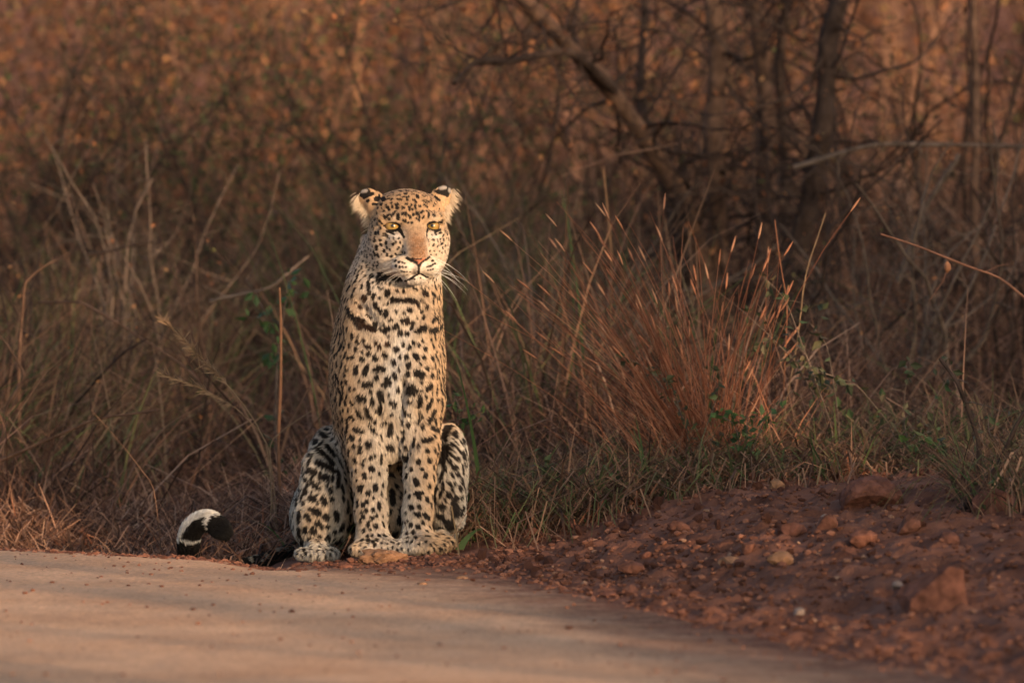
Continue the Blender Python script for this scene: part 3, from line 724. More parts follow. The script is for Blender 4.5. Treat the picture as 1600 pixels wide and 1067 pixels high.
def ground_h(x, y, rough=True):
    x = np.asarray(x, float); y = np.asarray(y, float)
    P = np.stack([x.ravel(), y.ravel()], 1)
    e = (y - road_edge(x))                                        # metres beyond the road's edge
    # ground drops a little behind the left verge, then climbs gently
    z = -0.085 * smooth(e, -0.03, 0.17) * smooth(-x, 0.50, 0.72)
    z = z + 0.035 * np.clip(y - 0.6, 0, 12) * 1.0
    z = z + np.clip(y - 12.5, 0, 400) * 0.13
    # bank of scraped red soil on the right
    M = np.interp(x, [-0.1, 0.1, 0.3, 0.6, 1.0, 1.5, 3.0], [0.02, 0.035, 0.085, 0.15, 0.175, 0.19, 0.2])
    bank = M * smooth(y, np.minimum(road_edge(x) + 0.5, -0.25), 0.35) * smooth(x, -0.14, 0.02)
    z = z + bank * (1 - 0.4 * smooth(y, 0.5, 2.5))
    z = z + 0.012 * np.exp(-((y + 0.14) / 0.06) ** 2) * smooth(x, -0.56, -0.46) * smooth(-x, 0.02, 0.12)
    lev = np.interp(x, [-0.55, -0.48, -0.3, -0.2, -0.1, 0.0], [-0.018, -0.016, -0.004, 0.006, 0.012, 0.0])
    z = z + lev * smooth(y, -0.5, -0.15) * smooth(-y, -0.7, -0.3) * smooth(x, -0.72, -0.55) * smooth(-x, -0.06, 0.0)
    if rough:
        far = np.clip(1 - (np.abs(x) + np.abs(y)) / 40, 0, 1)
        soil = smooth(e, -0.12, 0.25)
        n1 = fbm(P, 7.0, 3, 3).reshape(x.shape); n2 = fbm(P, 26.0, 3, 9).reshape(x.shape)
        z = z + far * soil * (0.010 * n1 + 0.014 * np.maximum(n2, -0.4)) * (0.35 + 0.65 * smooth(x, -0.12, 0.25))
        z = z + far * 0.0035 * fbm(P * np.array([0.5, 1.0]), 2.2, 2, 17).reshape(x.shape)
        z = z + far * 0.002 * fbm(P, 30.0, 3, 23).reshape(x.shape)
    return z

def axis(a, b, step, lim, g):
    c = list(np.arange(a, b + 1e-6, step)); s = step
    while c[-1] < lim: s *= g; c.append(c[-1] + s)
    s = step
    while c[0] > -lim: s *= g; c.insert(0, c[0] - s)
    return np.array(c)

def sheet(xs, ys, dz=0.0, keep=None):
    X, Y = np.meshgrid(xs, ys, indexing='ij')
    Z = ground_h(X, Y) + dz
    ny = len(ys)
    V = np.stack([X, Y, Z], -1).reshape(-1, 3)
    i, j = np.meshgrid(np.arange(len(xs) - 1), np.arange(ny - 1), indexing='ij')
    Q = np.stack([i * ny + j, (i + 1) * ny + j, (i + 1) * ny + j + 1, i * ny + j + 1], -1).reshape(-1, 4)
    return V, Q

def soil_nodes(N, L, vec):
    """red soil: clods, dust and small pale grit"""
    a = N.new('ShaderNodeTexNoise'); a.inputs['Scale'].default_value = 9; a.inputs['Detail'].default_value = 8; L.new(vec, a.inputs['Vector'])
    c = N.new('ShaderNodeValToRGB'); e = c.color_ramp.elements
    e[0].position = 0.30; e[0].color = (0.095, 0.040, 0.026, 1); e[1].position = 0.74; e[1].color = (0.26, 0.115, 0.074, 1)
    L.new(a.outputs['Fac'], c.inputs['Fac'])
    b = N.new('ShaderNodeTexVoronoi'); b.inputs['Scale'].default_value = 75; L.new(vec, b.inputs['Vector'])
    mr = N.new('ShaderNodeMapRange'); mr.inputs['From Min'].default_value = 0.0; mr.inputs['From Max'].default_value = 0.28; mr.inputs['To Min'].default_value = 1; mr.inputs['To Max'].default_value = 0
    L.new(b.outputs['Distance'], mr.inputs['Value'])
    th = N.new('ShaderNodeMath'); th.operation = 'GREATER_THAN'; th.inputs[1].default_value = 0.80
    sp = N.new('ShaderNodeSeparateColor'); L.new(b.outputs['Color'], sp.inputs[0]); L.new(sp.outputs[0], th.inputs[0])
    mu = N.new('ShaderNodeMath'); mu.operation = 'MULTIPLY'; L.new(mr.outputs[0], mu.inputs[0]); L.new(th.outputs[0], mu.inputs[1])
    mx = N.new('ShaderNodeMix'); mx.data_type = 'RGBA'
    L.new(mu.outputs[0], mx.inputs[0]); L.new(c.outputs['Color'], mx.inputs[6]); mx.inputs[7].default_value = (0.27, 0.15, 0.09, 1)
    return mx.outputs[2], a.outputs['Fac']

gm, N, L, b = mat_new('red_soil')
geo = N.new('ShaderNodeNewGeometry')
colr_, hgt = soil_nodes(N, L, geo.outputs['Position'])
L.new(colr_, b.inputs['Base Color']); b.inputs['Roughness'].default_value = 0.95; b.inputs['Specular IOR Level'].default_value = 0.1
nz = N.new('ShaderNodeTexNoise'); nz.inputs['Scale'].default_value = 120; nz.inputs['Detail'].default_value = 5; L.new(geo.outputs['Position'], nz.inputs['Vector'])
bp = N.new('ShaderNodeBump'); bp.inputs['Strength'].default_value = 0.6; bp.inputs['Distance'].default_value = 0.008
L.new(nz.outputs['Fac'], bp.inputs['Height']); L.new(bp.outputs['Normal'], b.inputs['Normal'])

V, Q = sheet(axis(-1.7, 1.9, 0.0125, 220, 1.22), axis(-4.2, 1.2, 0.0135, 240, 1.2))
ground = link('ground', mesh_np('ground', V, Q, smooth=True), gm)
tag(ground, kind='structure')

# road: a sheet of compacted sand that thins out raggedly into the red soil
rm, N, L, b = mat_new('road_sand')
geo = N.new('ShaderNodeNewGeometry')
soil_c, _ = soil_nodes(N, L, geo.outputs['Position'])
mp = N.new('ShaderNodeMapping'); mp.inputs['Scale'].default_value = (0.9, 1.15, 1.0); mp.inputs['Rotation'].default_value = (0, 0, R(8)); L.new(geo.outputs['Position'], mp.inputs['Vector'])
n1 = N.new('ShaderNodeTexNoise'); n1.inputs['Scale'].default_value = 3.2; n1.inputs['Detail'].default_value = 7; L.new(mp.outputs[0], n1.inputs['Vector'])
c1 = N.new('ShaderNodeValToRGB'); e = c1.color_ramp.elements
e[0].position = 0.32; e[0].color = (0.60, 0.345, 0.205, 1); e[1].position = 0.70; e[1].color = (0.74, 0.465, 0.295, 1)
L.new(n1.outputs['Fac'], c1.inputs['Fac'])
n2 = N.new('ShaderNodeTexNoise'); n2.inputs['Scale'].default_value = 90; n2.inputs['Detail'].default_value = 8; n2.inputs['Roughness'].default_value = 0.72; L.new(geo.outputs['Position'], n2.inputs['Vector'])
c2 = N.new('ShaderNodeMapRange'); c2.inputs['From Min'].default_value = 0.3; c2.inputs['From Max'].default_value = 0.7; c2.inputs['To Min'].default_value = 0.62; c2.inputs['To Max'].default_value = 1.25
L.new(n2.outputs['Fac'], c2.inputs['Value'])
mm = N.new('ShaderNodeMix'); mm.data_type = 'RGBA'; mm.blend_type = 'MULTIPLY'; mm.inputs[0].default_value = 1
L.new(c1.outputs['Color'], mm.inputs[6]); L.new(c2.outputs[0], mm.inputs[7])
at = N.new('ShaderNodeAttribute'); at.attribute_name = 'edge'
n3 = N.new('ShaderNodeTexNoise'); n3.inputs['Scale'].default_value = 11; n3.inputs['Detail'].default_value = 8; n3.inputs['Roughness'].default_value = 0.7; L.new(geo.outputs['Position'], n3.inputs['Vector'])
ad = N.new('ShaderNodeMath'); ad.operation = 'MULTIPLY_ADD'; ad.inputs[1].default_value = 1.5; L.new(n3.outputs['Fac'], ad.inputs[0]); L.new(at.outputs['Fac'], ad.inputs[2])
ms = N.new('ShaderNodeMapRange'); ms.inputs['From Min'].default_value = 0.72; ms.inputs['From Max'].default_value = 1.65; L.new(ad.outputs[0], ms.inputs['Value'])
mx = N.new('ShaderNodeMix'); mx.data_type = 'RGBA'
L.new(ms.outputs[0], mx.inputs[0]); L.new(soil_c, mx.inputs[6]); L.new(mm.outputs[2], mx.inputs[7])
L.new(mx.outputs[2], b.inputs['Base Color']); b.inputs['Roughness'].default_value = 0.95; b.inputs['Specular IOR Level'].default_value = 0.1
bp = N.new('ShaderNodeBump'); bp.inputs['Strength'].default_value = 0.9; bp.inputs['Distance'].default_value = 0.008
L.new(n2.outputs['Fac'], bp.inputs['Height']); L.new(bp.outputs['Normal'], b.inputs['Normal'])
xs = axis(-1.7, 1.9, 0.02, 150, 1.25)
sv = np.concatenate([np.linspace(0, 4.4, 210), 4.4 + np.cumsum(0.03 * 1.17 ** np.arange(42))])
XX, SS = np.meshgrid(xs, sv, indexing='ij')
ragged = 0.05 * fbm(np.stack([xs, xs * 0], 1), 9.0, 3, 40)
YY = road_edge(XX) + ragged[:, None] - SS
ZZ = ground_h(XX, YY) + 0.004 - 0.006 * (SS < 1e-6)
ny = len(sv); i, j = np.meshgrid(np.arange(len(xs) - 1), np.arange(ny - 1), indexing='ij')
RQ = np.stack([i * ny + j, i * ny + j + 1, (i + 1) * ny + j + 1, (i + 1) * ny + j], -1).reshape(-1, 4)
# the sand fades over a wide strip beside the bank and quickly at the left verge
fade = np.interp(xs, [-0.9, -0.5, -0.1, 0.3, 1.0], [0.10, 0.30, 1.3, 2.2, 2.4])
edge = np.clip(SS / fade[:, None], 0, 1)
road = link('road', mesh_np('road', np.stack([XX, YY, ZZ], -1).reshape(-1, 3), RQ, attrs={'edge': edge.ravel()}, smooth=True), rm)
tag(road, kind='structure')

# ---- stones
def ico(sub):
    import bmesh
    bm = bmesh.new(); bmesh.ops.create_icosphere(bm, subdivisions=sub, radius=1.0)
    bm.verts.ensure_lookup_table()
    V = np.array([v.co[:] for v in bm.verts]); Fc = np.array([[v.index for v in f.verts] for f in bm.faces]); bm.free()
    return V, Fc
ICO = {k: ico(k) for k in (1, 2, 4, 5)}
def rock_mesh(seed, size, sub=2, cuts=6, rough=0.10, flat=None):
    """a lump with broken flat faces: a sphere clipped by random planes, then roughened"""
    r = np.random.default_rng(seed)
    V, Fc = ICO[sub]; V = V.copy()
    for k in range(cuts):
        nrm = unit(r.normal(0, 1, 3)); d = r.uniform(0.45, 0.85)
        t = V @ nrm - d
        V -= np.where(t > 0, t, 0)[:, None] * nrm
    if flat is not None:
        for nrm, d in flat:
            nrm = unit(np.array(nrm, float)); t = V @ nrm - d
            V -= np.where(t > 0, t, 0)[:, None] * nrm
    V *= (1 + rough * fbm(V + seed, 2.2, 3, seed) + (0.025 * fbm(V + seed, 9.0, 3, seed + 5) if sub >= 4 else 0))[:, None]
    return mesh_np('stone', V * np.array(size), None, Fc, smooth=False)

def from_pixel(px, py, y=None, z=None):
    """where the photograph's pixel meets the ground (or the depth y)"""
    f = 1600 * cam_d.lens / 36.0
    d = np.array([(px - 800) / f, 1.0, -(py - 533.5) / f])
    cp, sp_ = math.cos(PITCH), math.sin(PITCH)
    d = np.array([d[0], d[1] * cp + d[2] * sp_, -d[1] * sp_ + d[2] * cp])
    o = np.array([0, -15.0, 1.0])
    if y is not None:
        return o + d * ((y + 15.0) / d[1])
    ts = np.linspace(8, 24, 1600)
    Pp = o + d * ts[:, None]
    hh = ground_h(Pp[:, 0], Pp[:, 1], False)
    k = np.argmax(Pp[:, 2] < hh)
    return Pp[k]

st_red = mat_plain('stone_red', (0.16, 0.068, 0.045), 0.95, 0.5, 45, 0.9, 0.15)
st_brown = mat_plain('stone_brown', (0.145, 0.062, 0.043), 0.95, 0.5, 38, 0.9, 0.15)
st_tan = mat_plain('stone_tan', (0.25, 0.135, 0.078), 0.95, 0.4, 45, 0.7, 0.15)
st_pale = mat_plain('stone_pale', (0.26, 0.19, 0.155), 0.85, 0.2, 40, 0.3, 0.2)

def stone(px, py, wpx, hpx, mat, label, seed, sub=2, depth=0.8, sink=0.3, group=None, rotz=None, **kw):
    p = from_pixel(px, py)
    sc_ = S * (p[1] + 15) / 15
    size = (wpx * sc_ / 2, wpx * sc_ / 2 * depth, hpx * sc_ / (2 - sink * 2 + 1e-6) * 1.0)
    o = link('stone', rock_mesh(seed, size, sub, **kw), mat)
    o.location = (p[0], p[1] + size[1] * 0.3, float(ground_h(p[0], p[1])) + size[2] * (1 - 2 * sink))
    o.rotation_euler = (0, 0, random.uniform(0, 0.5) if rotz is None else rotz)
    tag(o, label, 'stone', group)
    return o
stone(1470, 955, 140, 96, st_brown, 'large angular brown stone at the foot of the red soil bank', 11, 5, 0.7, 0.22, rotz=0.15, cuts=3, rough=0.05,
      flat=[((-0.65, -0.25, 0.8), 0.42), ((0.05, -0.9, 0.25), 0.40), ((0.95, -0.1, 0.1), 0.55), ((0.3, -0.05, 1), 0.66), ((-0.95, -0.2, 0.1), 0.8)]).name = 'boulder'
stone(1362, 792, 100, 50, st_brown, 'rounded brown boulder half sunk on top of the soil bank', 21, 5, 0.8, 0.33, rotz=0.1, cuts=2, rough=0.05).name = 'boulder'
stone(1213, 762, 30, 20, st_tan, 'small bright tan stone on the crest of the soil bank', 31, 2, 0.8, 0.2)
stone(600, 879, 84, 20, st_tan, 'flat tan stone lying against the front paws of the leopard', 41, 4, 0.5, 0.4, rotz=0.0, cuts=5, rough=0.3)
stone(538, 889, 30, 12, st_red, 'low reddish stone between the hind foot and the flat tan stone', 43, 2, 0.7, 0.3)
hand_st = [(1290, 835, 40, 28, st_red, 'dark red lump of soil below the rounded boulder'), (1236, 835, 52, 26, st_brown, 'brown stone in the middle of the soil bank'),
           (1218, 884, 46, 20, st_tan, 'yellowish flat stone low on the soil bank'), (1140, 885, 44, 18, st_tan, 'tan flat stone beside the yellowish flat stone'),
           (1171, 868, 26, 22, st_red, 'reddish upright stone above the flat tan stones'), (1288, 805, 16, 12, st_pale, 'tiny white stone near the rounded boulder'),
           (1405, 922, 24, 12, st_pale, 'whitish pebble left of the large angular stone'), (1248, 962, 20, 12, st_pale, 'pale pebble on the lower edge of the soil bank'),
           (892, 832, 30, 18, st_red, 'small red stone on the soil right of the leopard'), (832, 842, 34, 16, st_red, 'low red stone nearest the leopard on its right side'),
           (826, 890, 46, 16, st_brown, 'brown clod where the bank meets the road'), (985, 900, 50, 18, st_red, 'broad red clod on the gentle foot of the bank'),
           (1060, 830, 40, 20, st_red, 'red clod halfway up the bank left of the tan stones'), (180, 866, 24, 10, st_tan, 'flat pebble on the sandy road edge left of the tail'),
           (590, 862, 10, 8, st_pale, 'pale chip on the flat stone by the paws'), (1555, 800, 90, 40, st_brown, 'wide brown stone under the bush at the frame edge'),
           (1010, 868, 26, 14, st_brown, 'small brown stone at mid bank'), (950, 935, 30, 12, st_brown, 'brown pebble on the road side of the broad red clod'),
           (720, 905, 26, 9, st_tan, 'tan pebble on the road in front of the paws'), (660, 915, 18, 8, st_tan, 'small tan pebble on the sand below the front paws'),
           (1350, 850, 60, 30, st_red, 'lumpy red clod under the rounded boulder'), (1420, 830, 50, 26, st_red, 'red clod right of the lumpy one under the boulder'), (1480, 850, 44, 24, st_brown, 'brown clod beside the dead twigs of the bank')]
for i, (a, b_, c, d, m, lab) in enumerate(hand_st):
    stone(a, b_, c, d, m, lab, 100 + i, 2)
# clods one can still tell apart, alike but for their place
rs = np.random.default_rng(77)
clod_meshes = [rock_mesh(300 + k, (1, 0.85, 0.7), 1, 4, 0.12) for k in range(8)]
for m_, mt in zip(clod_meshes, [st_red, st_red, st_brown, st_red, st_red, st_red, st_red, st_brown]): m_.materials.append(mt)
placed = 0
while placed < 230:
    x = rs.uniform(-0.15, 1.3); y = road_edge(x) + 0.05 + (0.55 - road_edge(x)) * rs.random()
    if y > 0.6 + 0.2 * rs.random(): continue
    if x < 0.05 and y > -0.12: continue
    o = link('soil_clod', clod_meshes[rs.integers(8)])
    s_ = rs.uniform(0.006, 0.021) * (0.7 + 0.5 * float(smooth(y, -1.5, 0.2)))
    o.scale = (s_ * rs.uniform(0.8, 1.4), s_, s_ * rs.uniform(0.6, 1.0)); o.rotation_euler = tuple(rs.uniform(0, 6.3, 3))
    o.location = (x, y, float(ground_h(x, y)) + s_ * 0.25)
    tag(o, 'small clod or stone strewn over the bank of red soil', 'soil clod', 'clods on the bank of red soil')
    placed += 1
# finer crumbs and gravel: nobody could count them
V1, F1 = ICO[1]
n_cr = 16000
x = rs.uniform(-1.3, 1.5, n_cr); t_ = rs.random(n_cr)
y = np.where(x > -0.5, road_edge(x) - 0.35 * rs.random(n_cr) ** 2 + (0.9 - road_edge(x)) * t_, road_edge(x) - 0.10 + 0.35 * t_)
kp = ~((x > -0.6) & (x < -0.05) & (y > -0.08) & (y < 0.45)) & (y < 0.8)
x, y = x[kp], y[kp]; n_cr = len(x)
z = ground_h(x, y)
s_ = rs.uniform(0.0015, 0.0055, n_cr) * rs.uniform(0.6, 1.7, n_cr)
Vc = (V1[None] * (1 + 0.3 * rs.normal(0, 1, (n_cr, len(V1), 1)).clip(-1, 1)) * s_[:, None, None] * np.array([1.2, 1, 0.8]) + np.stack([x, y, z + s_ * 0.4], 1)[:, None]).reshape(-1, 3)
Fc = (F1[None] + (np.arange(n_cr) * len(V1))[:, None, None]).reshape(-1, 3)
gvm = mat_ramp('gravel_mix', [(0, (0.085, 0.036, 0.024)), (0.5, (0.18, 0.078, 0.051)), (0.94, (0.24, 0.112, 0.074)), (1.0, (0.27, 0.165, 0.115))], 0.95, 0.0)
gv = link('gravel', mesh_np('gravel', Vc, None, Fc, attrs={'rnd': np.repeat(rs.random(n_cr) ** 1.5, len(V1))}), gvm)
tag(gv, 'fine crumbs of soil and grit on the bank and road edge', 'gravel', kind='stuff')

# loose grit on the sand of the road
n_g = 900
x = rs.uniform(-1.5, 1.6, n_g); y = road_edge(x) - 4.2 * rs.random(n_g) ** 2.2
z = ground_h(x, y) + 0.004
s_ = rs.uniform(0.001, 0.0036, n_g) * rs.uniform(0.6, 1.8, n_g)
Vc = (V1[None] * (1 + 0.3 * rs.normal(0, 1, (n_g, len(V1), 1)).clip(-1, 1)) * s_[:, None, None] * np.array([1.2, 1, 0.7]) + np.stack([x, y, z + s_ * 0.3], 1)[:, None]).reshape(-1, 3)
Fc = (F1[None] + (np.arange(n_g) * len(V1))[:, None, None]).reshape(-1, 3)
gv = link('gravel', mesh_np('gravel', Vc, None, Fc, attrs={'rnd': np.repeat(rs.random(n_g), len(V1))}), gvm)
tag(gv, 'loose dark grit scattered over the sandy road', 'gravel', kind='stuff')
# ------------------------------------------------------------------ vegetation
def blades(root, h, az, lean, bend, width, nseg=3, face=None, rnd=None, tip=0.12):
    """flat grass blades: root (N,3), height, heading, lean and bend (as fractions of height), width"""
    n = len(root)
    k = np.linspace(0, 1, nseg + 1)[None, :, None]
    d = np.stack([np.cos(az), np.sin(az), np.zeros(n)], 1)[:, None]
    off = (lean[:, None, None] * k + bend[:, None, None] * k ** 2.2)
    up = k - 0.38 * np.clip(off, 0, None) ** 2 * k
    P = root[:, None] + h[:, None, None] * (d * off + np.array([0, 0, 1.0]) * up)
    fa = rng.uniform(-0.9, 0.9, n) if face is None else face
    s = np.stack([np.cos(fa), np.sin(fa), np.zeros(n)], 1)[:, None]
    w = width[:, None, None] * 0.5 * (1 - (1 - tip) * k ** 1.5)
    V = np.stack([P - s * w, P + s * w], 2).reshape(-1, 3)
    m = 2 * (nseg + 1)
    q = np.array([[2 * i, 2 * i + 1, 2 * i + 3, 2 * i + 2] for i in range(nseg)])
    Q = (q[None] + (np.arange(n) * m)[:, None, None]).reshape(-1, 4)
    rn = rng.random(n) if rnd is None else rnd
    return V, Q, np.repeat(rn, m)

def tubes(paths, nside=4):
    """list of (points (k,3), radii (k,)) -> one tube mesh"""
    Vs, Qs, o = [], [], 0
    a = np.arange(nside) * 2 * math.pi / nside
    for p, r in paths:
        p = np.asarray(p, float); r = np.asarray(r, float)
        t = unit(np.gradient(p, axis=0))
        ref = np.array([0.13, 0.97, 0.2]) if abs(t[:, 2]).mean() > 0.5 else np.array([0.1, 0.2, 0.97])
        s1 = unit(np.cross(t, ref)); s2 = np.cross(t, s1)
        ring = p[:, None] + r[:, None, None] * (np.cos(a)[None, :, None] * s1[:, None] + np.sin(a)[None, :, None] * s2[:, None])
        k = len(p)
        Vs.append(ring.reshape(-1, 3))
        i, j = np.meshgrid(np.arange(k - 1), np.arange(nside), indexing='ij')
        Qs.append(np.stack([i * nside + j, i * nside + (j + 1) % nside, (i + 1) * nside + (j + 1) % nside, (i + 1) * nside + j], -1).reshape(-1, 4) + o)
        o += k * nside
    return np.concatenate(Vs), np.concatenate(Qs)

def leaves(P, size, rnd=None, droop=0.0):
    """folded leaf shapes at points P: two triangles each side of a midrib"""
    n = len(P)
    a = unit(rng.normal(0, 1, (n, 3)) + np.array([0, 0, -droop]))
    b = unit(np.cross(a, rng.normal(0, 1, (n, 3)))); c = np.cross(a, b)
    s = size[:, None]
    V = np.stack([P, P + a * s * 0.45 + b * s * 0.30 + c * s * 0.10, P + a * s, P + a * s * 0.45 - b * s * 0.30 + c * s * 0.10], 1).reshape(-1, 3)
    f = np.array([[0, 1, 2], [0, 2, 3]])
    Fc = (f[None] + (np.arange(n) * 4)[:, None, None]).reshape(-1, 3)
    rn = rng.random(n) if rnd is None else rnd
    return V, Fc, np.repeat(rn, 4)

def wander(p, d, L_, n, wob, rnd_, up=0.0):
    """crooked branch centre line"""
    pts = [np.array(p, float)]; d = unit(np.array(d, float))
    for i in range(n):
        d = unit(d + rnd_.normal(0, wob, 3) + np.array([0, 0, up]))
        pts.append(pts[-1] + d * L_ / n)
    return np.array(pts)

DRY = [(0.0, (0.042, 0.024, 0.018)), (0.35, (0.13, 0.069, 0.047)), (0.7, (0.27, 0.145, 0.096)), (0.93, (0.42, 0.245, 0.165)), (1.0, (0.50, 0.32, 0.22))]
DRYG = [(0.0, (0.05, 0.03, 0.022)), (0.38, (0.18, 0.10, 0.066)), (0.68, (0.33, 0.195, 0.125)), (0.8, (0.15, 0.14, 0.07)), (1.0, (0.075, 0.12, 0.04))]
RED = [(0.0, (0.17, 0.062, 0.034)), (0.4, (0.40, 0.155, 0.082)), (0.75, (0.56, 0.25, 0.14)), (1.0, (0.62, 0.36, 0.22))]
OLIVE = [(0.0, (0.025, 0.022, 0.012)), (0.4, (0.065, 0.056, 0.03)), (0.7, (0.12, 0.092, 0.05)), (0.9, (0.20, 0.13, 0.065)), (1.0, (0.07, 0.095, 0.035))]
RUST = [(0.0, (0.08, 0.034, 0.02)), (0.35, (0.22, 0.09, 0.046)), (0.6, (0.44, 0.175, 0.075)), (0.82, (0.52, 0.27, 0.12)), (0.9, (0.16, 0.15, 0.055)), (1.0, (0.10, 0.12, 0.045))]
m_dry = mat_ramp('dry_grass', DRY, transl=0.3)
m_mat = mat_ramp('matted_grass', DRYG, transl=0.3)
m_red = mat_ramp('red_grass', RED, transl=0.3)
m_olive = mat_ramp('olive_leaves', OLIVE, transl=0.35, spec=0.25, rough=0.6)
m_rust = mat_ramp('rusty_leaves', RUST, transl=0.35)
m_green = mat_ramp('green_leaves', [(0, (0.03, 0.06, 0.018)), (0.6, (0.055, 0.11, 0.03)), (1, (0.10, 0.15, 0.05))], transl=0.3, spec=0.3, rough=0.5)
m_bush = mat_ramp('bush_green', [(0, (0.04, 0.05, 0.022)), (0.5, (0.075, 0.09, 0.038)), (0.85, (0.12, 0.125, 0.055)), (1, (0.17, 0.125, 0.06))], transl=0.3)
m_bark = mat_plain('bark_brown', (0.135, 0.078, 0.053), 0.9, 0.5, 30, 0.6, 0.1)
m_pale = mat_plain('bark_pale', (0.22, 0.125, 0.085), 0.9, 0.45, 20, 0.4, 0.1)
m_barkd = mat_plain('bark_dark', (0.058, 0.038, 0.030), 0.9, 0.5, 30, 0.6, 0.1)
m_twig = mat_plain('twig_grey', (0.13, 0.095, 0.075), 0.9, 0.4, 30, 0.3, 0.1)
m_straw = mat_plain('straw', (0.27, 0.175, 0.10), 0.8, 0.3, 60, 0.0, 0.2)

def gz(x, y): return ground_h(x, y, False)

def grass_field(name, n, xr, yr, hr, wr, lean, bend, mat, label, nseg=3, density=None, azc=None, rndp=1.0, clump=0, clump_r=0.1):
    if clump:
        cx = rng.uniform(*xr, clump); cy = rng.uniform(*yr, clump)
        k = rng.integers(0, clump, n)
        x = cx[k] + rng.normal(0, clump_r, n); y = cy[k] + rng.normal(0, clump_r, n)
    else:
        x = rng.uniform(*xr, n); y = rng.uniform(*yr, n)
    if density is not None:
        kp = density(x, y) > rng.random(n); x, y = x[kp], y[kp]
    n = len(x)
    az = rng.uniform(0, 2 * math.pi, n) if azc is None else rng.normal(azc[0], azc[1], n)
    h = rng.uniform(*hr, n) * (0.75 + 0.35 * vnoise(np.stack([x, y], 1), 1.7, 5))
    V, Q, r = blades(np.stack([x, y, gz(x, y) - 0.01], 1), h, az, np.abs(rng.normal(lean, lean * 0.6, n)), np.abs(rng.normal(bend, bend * 0.7, n)), rng.uniform(*wr, n), nseg, rnd=rng.random(n) ** rndp)
    o = link(name, mesh_np(name, V, Q, attrs={'rnd': r}), mat)
    tag(o, label, 'grass', kind='stuff')
    return o

# near: matted dry grass behind the leopard, both sides
def dens_r(x, y):   # starts behind the crest of the bank
    return smooth(y, np.interp(x, [-0.2, 0.1, 0.6, 1.6], [0.28, 0.30, 0.42, 0.50]), np.interp(x, [-0.2, 0.1, 0.6, 1.6], [0.42, 0.46, 0.66, 0.75]))
grass_field('matted_grass', 25000, (-0.22, 1.75), (0.25, 1.6), (0.08, 0.32), (0.003, 0.009), 0.7, 0.95, m_mat, 'matted brown and green grass on top of the red soil bank', 3, dens_r, rndp=0.9)
grass_field('matted_grass', 7000, (-0.22, 1.75), (0.3, 1.3), (0.05, 0.17), (0.004, 0.011), 0.9, 1.1, m_red, 'short reddish dead grass tangled behind the soil bank', 3, dens_r)
def dens_l(x, y):
    return smooth(y, road_edge(x) + 0.12, road_edge(x) + 0.4) * (1 - 0.85 * ((x > -0.62) & (y < 0.62))) * (1 - 0.97 * ((x > -0.92) & (x < -0.5) & (y < 0.36)))
grass_field('verge_grass', 15000, (-1.6, -0.2), (0.1, 1.6), (0.07, 0.28), (0.003, 0.009), 0.7, 1.0, m_dry, 'tangled tan dry grass on the verge behind the tail', 3, dens_l, rndp=0.8)
grass_field('verge_grass', 5000, (-1.6, -0.2), (0.2, 1.5), (0.06, 0.2), (0.004, 0.011), 0.9, 1.1, m_red, 'reddish dead grass mixed into the verge behind the tail', 3, dens_l)
# middle: waist-high dry grass, thin stems every way
def dens_t(x, y):
    return np.clip(0.45 + 1.3 * vnoise(np.stack([x, y * 0.6], 1), 1.5, 71), 0.04, 1) * np.where(x > 0.3, 0.5, 1.0)
grass_field('tall_grass', 27000, (-2.2, 2.2), (1.3, 4.2), (0.2, 0.72), (0.003, 0.008), 0.42, 0.75, m_dry, 'waist-high brown dry grass behind the leopard', 5, dens_t, clump=170, clump_r=0.13, rndp=1.3)
grass_field('tall_grass', 17000, (-2.3, 0.5), (1.6, 5.0), (0.35, 1.05), (0.004, 0.010), 0.25, 0.5, m_mat, 'tall olive and brown grass in the shade left of the leopard', 5, dens_t, clump=60, clump_r=0.1)
grass_field('far_grass', 15000, (-3.2, 3.2), (4.2, 12.5), (0.4, 1.1), (0.006, 0.015), 0.35, 0.6, m_dry, 'far stand of dry bushveld grass', 3, clump=220, clump_r=0.16, rndp=1.1)

